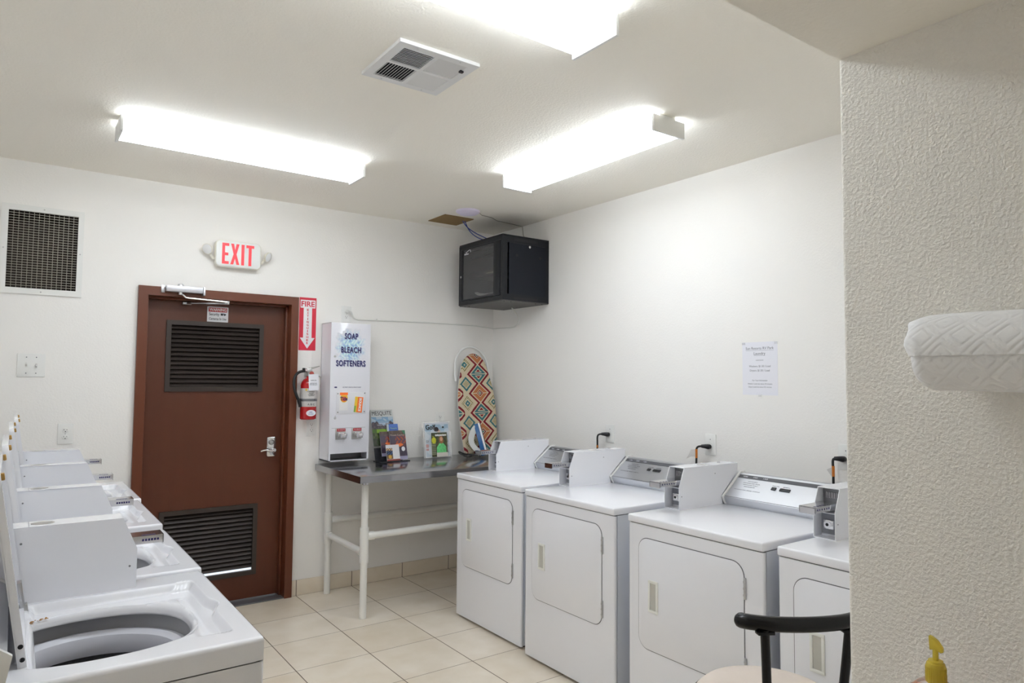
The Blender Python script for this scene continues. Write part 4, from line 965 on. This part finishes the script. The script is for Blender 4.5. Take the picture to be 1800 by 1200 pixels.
def make_washer(label):
    t = thing('washing_machine', label, 'washer', (0, 0, 0), 'coin-operated washers along the left wall')
    b = MB(); b.shell(-.655, 0, 0, WW, .018, HW-.053, .008, .004); b.box(-.650, -.005, .005, WW-.005, .018, .024); b.build('cabinet', WHITE, t)
    b = MB(); b.shell(-.650, -.006, .006, WW-.006, HW-.060, HW-.045, .008, .003)
    b.build('gap_shadow', DGREY, t)
    # moulded top with recess and round opening
    NT, NR = 320, 110; bm = bmesh.new(); rings = []
    bx0, bx1, by0, by1 = -.657, .002, -.001, WW+.001; rc = .010
    def outer(th):
        c_, s_ = math.cos(th), math.sin(th); ts = []
        if c_ > 1e-9: ts.append((bx1-rc-hcx)/c_)
        if c_ < -1e-9: ts.append((bx0+rc-hcx)/c_)
        if s_ > 1e-9: ts.append((by1-rc-hcy)/s_)
        if s_ < -1e-9: ts.append((by0+rc-hcy)/s_)
        k = min(ts); return hcx+c_*k, hcy+s_*k
    corners = [math.atan2(y-hcy, x-hcx) for x in (bx0+rc, bx1-rc) for y in (by0+rc, by1-rc)]
    ths = [2*PI*k/NT - PI for k in range(NT)]
    for cth in corners:
        i = min(range(NT), key=lambda k: abs(ths[k]-cth)); ths[i] = cth
    prof = [(-.024, .000), (-.022, .001), (-.019, 0.0), (-.014, -.001), (-.008, -.004), (-.003, -.009), (0, -.016)]   # (z, inward shift)
    for dz, sh in prof[:6]:
        ring_ = []
        for th in ths:
            x, y = hole(th); d_ = math.hypot(x-hcx, y-hcy); k = (d_+(-.0 if sh > 0 else 0)-sh*1.0-.0)/d_ if sh <= 0 else (d_-sh)/d_
            ring_.append(bm.verts.new((hcx+(x-hcx)*k, hcy+(y-hcy)*k, HW-.012+dz)))
        rings.append(ring_)
    for r_ in range(NR+1):
        u = r_/NR; ring_ = []
        for th in ths:
            x, y = hole(th); d_ = math.hypot(x-hcx, y-hcy); k = (d_+.016)/d_; xi, yi = hcx+(x-hcx)*k, hcy+(y-hcy)*k
            xo, yo = outer(th); X_, Y_ = xi*(1-u)+xo*u, yi*(1-u)+yo*u
            dip = tray_h(X_, Y_); near = .010*(1-sstep(0, .16, u))
            ring_.append(bm.verts.new((X_, Y_, HW-max(dip, near))))
        rings.append(ring_)
    # rounded skirt
    for k in range(1, 5):
        a = k/4*PI/2; ring_ = []
        for th in ths:
            xo, yo = outer(th); nx_ = (1 if xo > bx1-rc-1e-4 else (-1 if xo < bx0+rc+1e-4 else 0)); ny_ = (1 if yo > by1-rc-1e-4 else (-1 if yo < by0+rc+1e-4 else 0))
            q_ = 1/math.hypot(nx_, ny_) if nx_ and ny_ else 1
            ring_.append(bm.verts.new((xo+nx_*q_*rc*math.sin(a), yo+ny_*q_*rc*math.sin(a), HW-rc*(1-math.cos(a)))))
        rings.append(ring_)
    last = [(v.co.x, v.co.y) for v in rings[-1]]
    rings.append([bm.verts.new((x, y, HW-.050)) for x, y in last])
    for a_, c_ in zip(rings, rings[1:]):
        for k in range(NT): bm.faces.new((a_[k], a_[(k+1) % NT], c_[(k+1) % NT], c_[k]))
    bmesh.ops.recalc_face_normals(bm, faces=bm.faces)
    b = MB(); b.merge(bm); tp = b.build('top', WHITE, t, smooth=50)
    # tub inside
    b = MB(); R1 = .212; zt = HW-.031
    b.lathe([(R1-.006, zt-.003), (R1+.004, zt-.010), (R1+.004, zt-.075), (R1+.004, zt-.45), (0, zt-.46)], 64, M=Matrix.Translation((hcx, hcy+.01, 0))); b.build('outer_tub', TUBG, t)
    b = MB(); zr = zt-.046
    b.lathe([(R1+.002, zr-.006), (R1-.010, zr+.004), (R1-.022, zr+.006), (R1-.034, zr-.004), (R1-.040, zr-.028), (R1-.034, zr-.050), (R1-.010, zr-.052)], 64, M=Matrix.Translation((hcx, hcy+.01, 0))); b.build('balance_ring', TUBW, t)
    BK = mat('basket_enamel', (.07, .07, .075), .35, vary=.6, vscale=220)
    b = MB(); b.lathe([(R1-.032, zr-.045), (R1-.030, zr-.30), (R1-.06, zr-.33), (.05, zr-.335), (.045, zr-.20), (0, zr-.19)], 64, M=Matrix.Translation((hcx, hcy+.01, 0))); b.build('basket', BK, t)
    # lid, standing open
    La = math.radians(8.6); Lm = Matrix.Translation((-.430, 0, HW+.001)) @ Matrix.Rotation(-La, 4, 'Y') @ Matrix(((0, 0, 1, 0), (1, 0, 0, 0), (0, 1, 0, 0), (0, 0, 0, 1)))
    y0, y1, lh = .098, .553, .385      # lid local: x->y, y->up the lid, z->towards the front
    pts_ = [(y0, 0), (y1, 0)] + [(y1-.03+.03*math.cos(a), lh-.03+.03*math.sin(a)) for a in [PI/2*k/6 for k in range(7)]] + [(y0+.03+.03*math.cos(a), lh-.03+.03*math.sin(a)) for a in [PI/2+PI/2*k/6 for k in range(7)]]
    cxm, cym = (y0+y1)/2, lh/2
    b = MB(); b.prism(pts_, -.014, -.011, M=Lm)
    bb = bmesh.new(); o1 = [bb.verts.new((p[0], p[1], -.012)) for p in pts_]; o2 = [bb.verts.new((p[0], p[1], .001)) for p in pts_]
    ins = [(cxm+(p[0]-cxm)*.965, cym+(p[1]-cym)*.955) for p in pts_]; i1 = [bb.verts.new((p[0], p[1], .001)) for p in ins]; i2 = [bb.verts.new((p[0], p[1], -.009)) for p in ins]
    n_ = len(pts_)
    for a_, c_ in ((o1, o2), (o2, i1), (i1, i2)):
        for k in range(n_): bb.faces.new((a_[k], a_[(k+1) % n_], c_[(k+1) % n_], c_[k]))
    bb.faces.new(i2); bmesh.ops.recalc_face_normals(bb, faces=bb.faces); b.merge(bb, Lm); ld = b.build('lid', WHITE, t)
    for yy in (y0+.030, y1-.030):
        b = MB(); b.box(yy-.008, yy+.008, lh-.018, lh-.004, .0, .007, bev=.002, M=Lm); b.build('bumper', TAN, ld)
    b = MB(); b.box(y1-.060, y1-.030, .004, .070, -.006, .0035, bev=.001, M=Lm)
    b.box(y1-.055, y1-.035, -.006, .014, -.006, .009, bev=.001, M=Lm); b.build('hinge', STEEL, ld)
    for yy in (.016, .042): screws('hinge_screw', [(0, 0, 0)], .0048, .0018, DGREY, ld, Lm @ Matrix.Translation((y0, yy, -.005)) @ Matrix.Rotation(-PI/2, 4, 'Y'))
    # console
    Mp = Matrix(((1, 0, 0, 0), (0, 0, -1, 0), (0, 1, 0, 0), (0, 0, 0, 1)))
    kx, kz = -.462, HW+.058
    pf = [(kx-.010, HW), (kx, kz), (-.592, HW+.155), (-.640, HW+.155), (-.640, HW)]
    b = MB(); b.prism(pf, -WW+.014, -.014, M=Mp); cs = b.build('console', ALU, t)
    pc = [(kx-.003, HW), (kx+.008, kz), (-.590, HW+.162), (-.645, HW+.162), (-.645, HW)]
    for a0 in (-.014, -WW+.100):
        b = MB(); b.prism(pc, a0, a0+.011, M=Mp, bev=.001); b.build('end_cap', WPLAS, cs)
    coin_box(t, -1, HW, [(-.60, HW+.165), (-.470, HW+.060), (-.475, HW)], .558, .640, -.181, .43, .066, True)
    for x in (-.05, -.60):
        for y in (.05, WW-.05):
            b = MB(); b.lathe([(0, 0), (.020, 0), (.020, .008), (.008, .010), (.008, .020), (0, .020)], 14, M=Matrix.Translation((x, y, 0))); b.build('foot', BLACK, t)
    return t
w0 = make_washer('white coin-operated washer nearest the camera, lid open and drum opening in view')
w0.location = (.474, 1.577, 0)
for (x, y, lab) in ((.484, 2.250, 'open-lidded white washer second from the camera'), (.497, 2.997, 'open-lidded white washer third from the camera'), (.513, 3.672, 'open-lidded white washer farthest from the camera, nearest the back wall')):
    d = dup(w0); d.location = (x, y, 0); d['label'] = lab
# rust stain on the rim of the nearest washer
b = MB()
for k in range(16):
    th = PI*.5 + .42 + .30*random.random()
    hx, hy = hole(th); f_ = 1 + (.002+.012*random.random())/math.hypot(hx-hcx, hy-hcy)
    rr = .0018+.0025*random.random(); b.lathe([(rr, 0), (rr*.6, .0008), (0, .001)], 7, M=Matrix.Translation((hcx+(hx-hcx)*f_, hcy+(hy-hcy)*f_, HW-.0135)))
b.build('rust_stain', RUST, w0)

# ------------------------------------------------------------ stool
sx_, sy_, sz_ = 1.757, 1.185, .620
away = Vector((.50, .86, 0)).normalized(); yaw_s = math.atan2(-away.x, away.y)     # local +y = away from the camera
t = thing('bar_stool', 'black metal stool with curved backrest and round beige suede seat beside the partition', 'stool', (sx_, sy_, 0), rot=Matrix.Rotation(yaw_s, 3, 'Z'))
b = MB(); b.lathe([(0, sz_), (.12, sz_-.001), (.178, sz_-.010), (.196, sz_-.026), (.192, sz_-.045), (0, sz_-.048)], 48); b.build('seat', SEAT, t)
b = MB(); b.lathe([(.190, sz_-.075), (.203, sz_-.073), (.205, sz_-.035), (.198, sz_-.031), (.190, sz_-.045)], 48); b.lathe([(0, sz_-.078), (.195, sz_-.075), (.195, sz_-.048), (0, sz_-.049)], 40); b.build('seat_ring', STOOLB, t)
RZ = .876; pts_ = [(.168*math.sin(a)*1.0, -.235+.050*(1-math.cos(a))*1.3, RZ) for a in [(-1+2*k/20)*1.25 for k in range(21)]]
b = MB(); n_ = len(pts_); e0 = [(pts_[0][0]-q_*.6, pts_[0][1]+q_*.8, RZ) for q_ in (.016, .012, .006)]; e1 = [(pts_[-1][0]+q_*.6, pts_[-1][1]+q_*.8, RZ) for q_ in (.006, .012, .016)]; b.tube(e0 + pts_ + e1, [.004, .0125, .0175] + [.019]*n_ + [.0175, .0125, .004], 20); b.build('back_rail', STOOLB, t)
for s in (-1, 1):
    b = MB(); b.tube([(s*.112, -.224, RZ-.012), (s*.106, -.217, RZ-.10), (s*.094, -.200, sz_-.02), (s*.090, -.192, sz_-.07)], .0115, 14); b.box(s*.112-.022, s*.112+.022, -.236, -.214, RZ-.024, RZ-.016, bev=.002); b.build('back_post', STOOLB, t)
for k in range(4):
    a = PI/4+k*PI/2; b = MB(); b.tube([(.13*math.cos(a), .13*math.sin(a), sz_-.07), (.17*math.cos(a), .17*math.sin(a), .30), (.21*math.cos(a), .21*math.sin(a), .0)], .013, 14); b.build('leg', STOOLB, t)
b = MB(); b.tube([(.183*math.cos(a), .183*math.sin(a), .22) for a in [2*PI*k/32 for k in range(33)]], .008, 10); b.build('foot_ring', STOOLB, t)

# ------------------------------------------------------------ paper towel roll on the partition
TX, TZc, tr = 1.300, 1.533, .0665; ty_a, ty_b = .553, .283
t = thing('paper_towel_roll', 'quilted white paper towel roll on the textured partition wall', 'paper towels', (TX, ty_b, TZc))
TP = mat('paper_towel', (.88, .88, .89), .9, bump=.0003, bscale=900)
def emb(s, l):
    p = .062; u, v = s/p, l/p
    def cell(u, v):
        a, c_ = u-math.floor(u)-.5, v-math.floor(v)-.5; return abs(a)+abs(c_)
    d1 = cell(u, v); d2 = cell(u+.5, v+.5)
    h_ = 0
    if abs(d1-.5) < .035: h_ -= .0007*(1 if (math.sin((u-v)*p*900) > -.2) else .1)
    if abs(d1-.28) < .022: h_ -= .0008
    if d1 < .03: h_ -= .0010
    if abs(d2-.28) < .022: h_ -= .0008
    return h_
def roll_mesh(r0, a0, a1, l0, l1, wav=0, squeeze=0):
    b = bmesh.new(); na = int(abs(a1-a0)*r0/.0022); nl = int((l1-l0)/.0022); G = []
    for i in range(na+1):
        a = a0+(a1-a0)*i/na; row = []
        for j in range(nl+1):
            l = l0+(l1-l0)*j/nl; l2 = l
            if wav and j > nl-8: l2 = l + (j-nl+8)/8*(.004*math.sin(a*3+1)+.0035*math.sin(a*7)+.003)
            rr = r0+1.5*emb(a*r0, l)+.0008*math.sin(a*5+l*30)
            if l > l1-.020: rr -= squeeze*((l-l1+.020)/.020)**2
            row.append(b.verts.new((rr*math.cos(a), l2, rr*math.sin(a))))
        G.append(row)
    for i in range(na):
        for j in range(nl): b.faces.new((G[i][j], G[i][j+1], G[i+1][j+1], G[i+1][j]))
    return b, G
b = MB(); rm, G = roll_mesh(tr-.002, 0, 2*PI, 0, ty_a-ty_b, 0, .010)
b.merge(rm); L_ = ty_a-ty_b
b.lathe([(.021, .0), (tr-.004, .0)], 40, M=Matrix.Rotation(-PI/2, 4, 'X')); b.lathe([(.021, L_-.001), (tr-.013, L_)], 40, M=Matrix.Rotation(-PI/2, 4, 'X'))
b.build('roll', TP, t, smooth=60)
b = MB(); rm, G = roll_mesh(tr+.0012, math.radians(20), math.radians(186), 0, L_+.003, 1, .006); b.merge(rm); o = b.build('loose_sheet', TP, t, smooth=60)
md = o.modifiers.new('thickness', 'SOLIDIFY'); md.thickness = .0009
b = MB(); b.lathe([(.021, 0), (.021, L_), (.019, L_), (.019, 0), (.021, 0)], 24, M=Matrix.Rotation(-PI/2, 4, 'X')); b.build('cardboard_core', BOARD, t)
t = thing('towel_holder', 'metal holder fixed to the partition wall behind the paper towel roll', 'holder', (TX, ty_b, TZc))
b = MB(); b.cyl((0, -.02, 0), (0, L_-.02, 0), .009, 16); b.cyl((0, -.02, 0), (PX-TX-.006, -.02, 0), .006, 12); b.build('rod', CHROME, t)
b = MB(); b.box(PX-TX-.006, PX-TX, -.045, .005, -.03, .03, bev=.002); b.build('wall_plate', CHROME, t)

# ------------------------------------------------------------ soap bottle on a shelf just below the frame
bx_, by_, bz_ = 1.200, .506, .859
t = thing('soap_bottle', 'hand soap bottle of orange liquid with a yellow pump in front of the partition', 'soap bottle', (bx_, by_, bz_), rot=Matrix.Rotation(yaw_s-.9, 3, 'Z'))
YP = mat('yellow_pump', (.88, .72, .10), .25, trans=.45, ior=1.3, vary=.1)
def oval(prof, n=36, sx=1.25, sy=.75):
    return Matrix.Diagonal((sx, sy, 1, 1))
b = MB(); b.lathe([(0, 0), (.030, .0), (.034, .006), (.034, .120), (.030, .138), (.020, .150), (.0125, .156), (.0125, .166), (0, .166)], 40, M=oval(0)); b.build('bottle', mat('clear_plastic', (.95, .93, .90), .06, trans=.95, ior=1.3, alpha=.6), t)
b = MB(); b.lathe([(0, .003), (.028, .003), (.032, .008), (.032, .118), (.028, .134), (0, .136)], 40, M=oval(0)); b.build('liquid_soap', mat('orange_soap', (.80, .22, .02), .1, trans=.35), t)
b = MB(); b.lathe([(.0125, .150), (.0142, .151), (.0142, .176), (.0128, .181), (.0105, .1815), (.0105, .185), (0, .186)], 32)
for k in range(28):
    a = 2*PI*k/28; b.box(.0136, .0148, -.0005, .0005, .153, .175, M=Matrix.Rotation(a, 4, 'Z'))
b.build('screw_collar', YP, t)
b = MB(); b.cyl((0, 0, .184), (0, 0, .206), .0042, 14)
b.prism([(-.0075, .200), (-.0085, .222), (-.004, .221), (.004, .216), (.011, .206), (.0115, .200), (.007, .1985), (.002, .203)], -.0045, .0045, M=Matrix(((1, 0, 0, 0), (0, 0, -1, 0), (0, 1, 0, 0), (0, 0, 0, 1))), bev=.0012); b.build('pump_head', YP, t)
t = thing('wall_shelf', 'narrow white shelf on the partition under the hand soap bottle', 'shelf', (PX, .45, .859))
b = MB(); b.box(-.30, 0, -.22, .18, -.025, 0, bev=.004); b.build('board', WPLAS, t)
for y in (-.15, .12):
    b = MB(); b.prism([(0, -.025), (-.24, -.025), (0, -.16)], y, y+.012, M=Matrix(((1, 0, 0, 0), (0, 0, 1, 0), (0, 1, 0, 0), (0, 0, 0, 1)))); b.build('bracket', WPLAS, t)
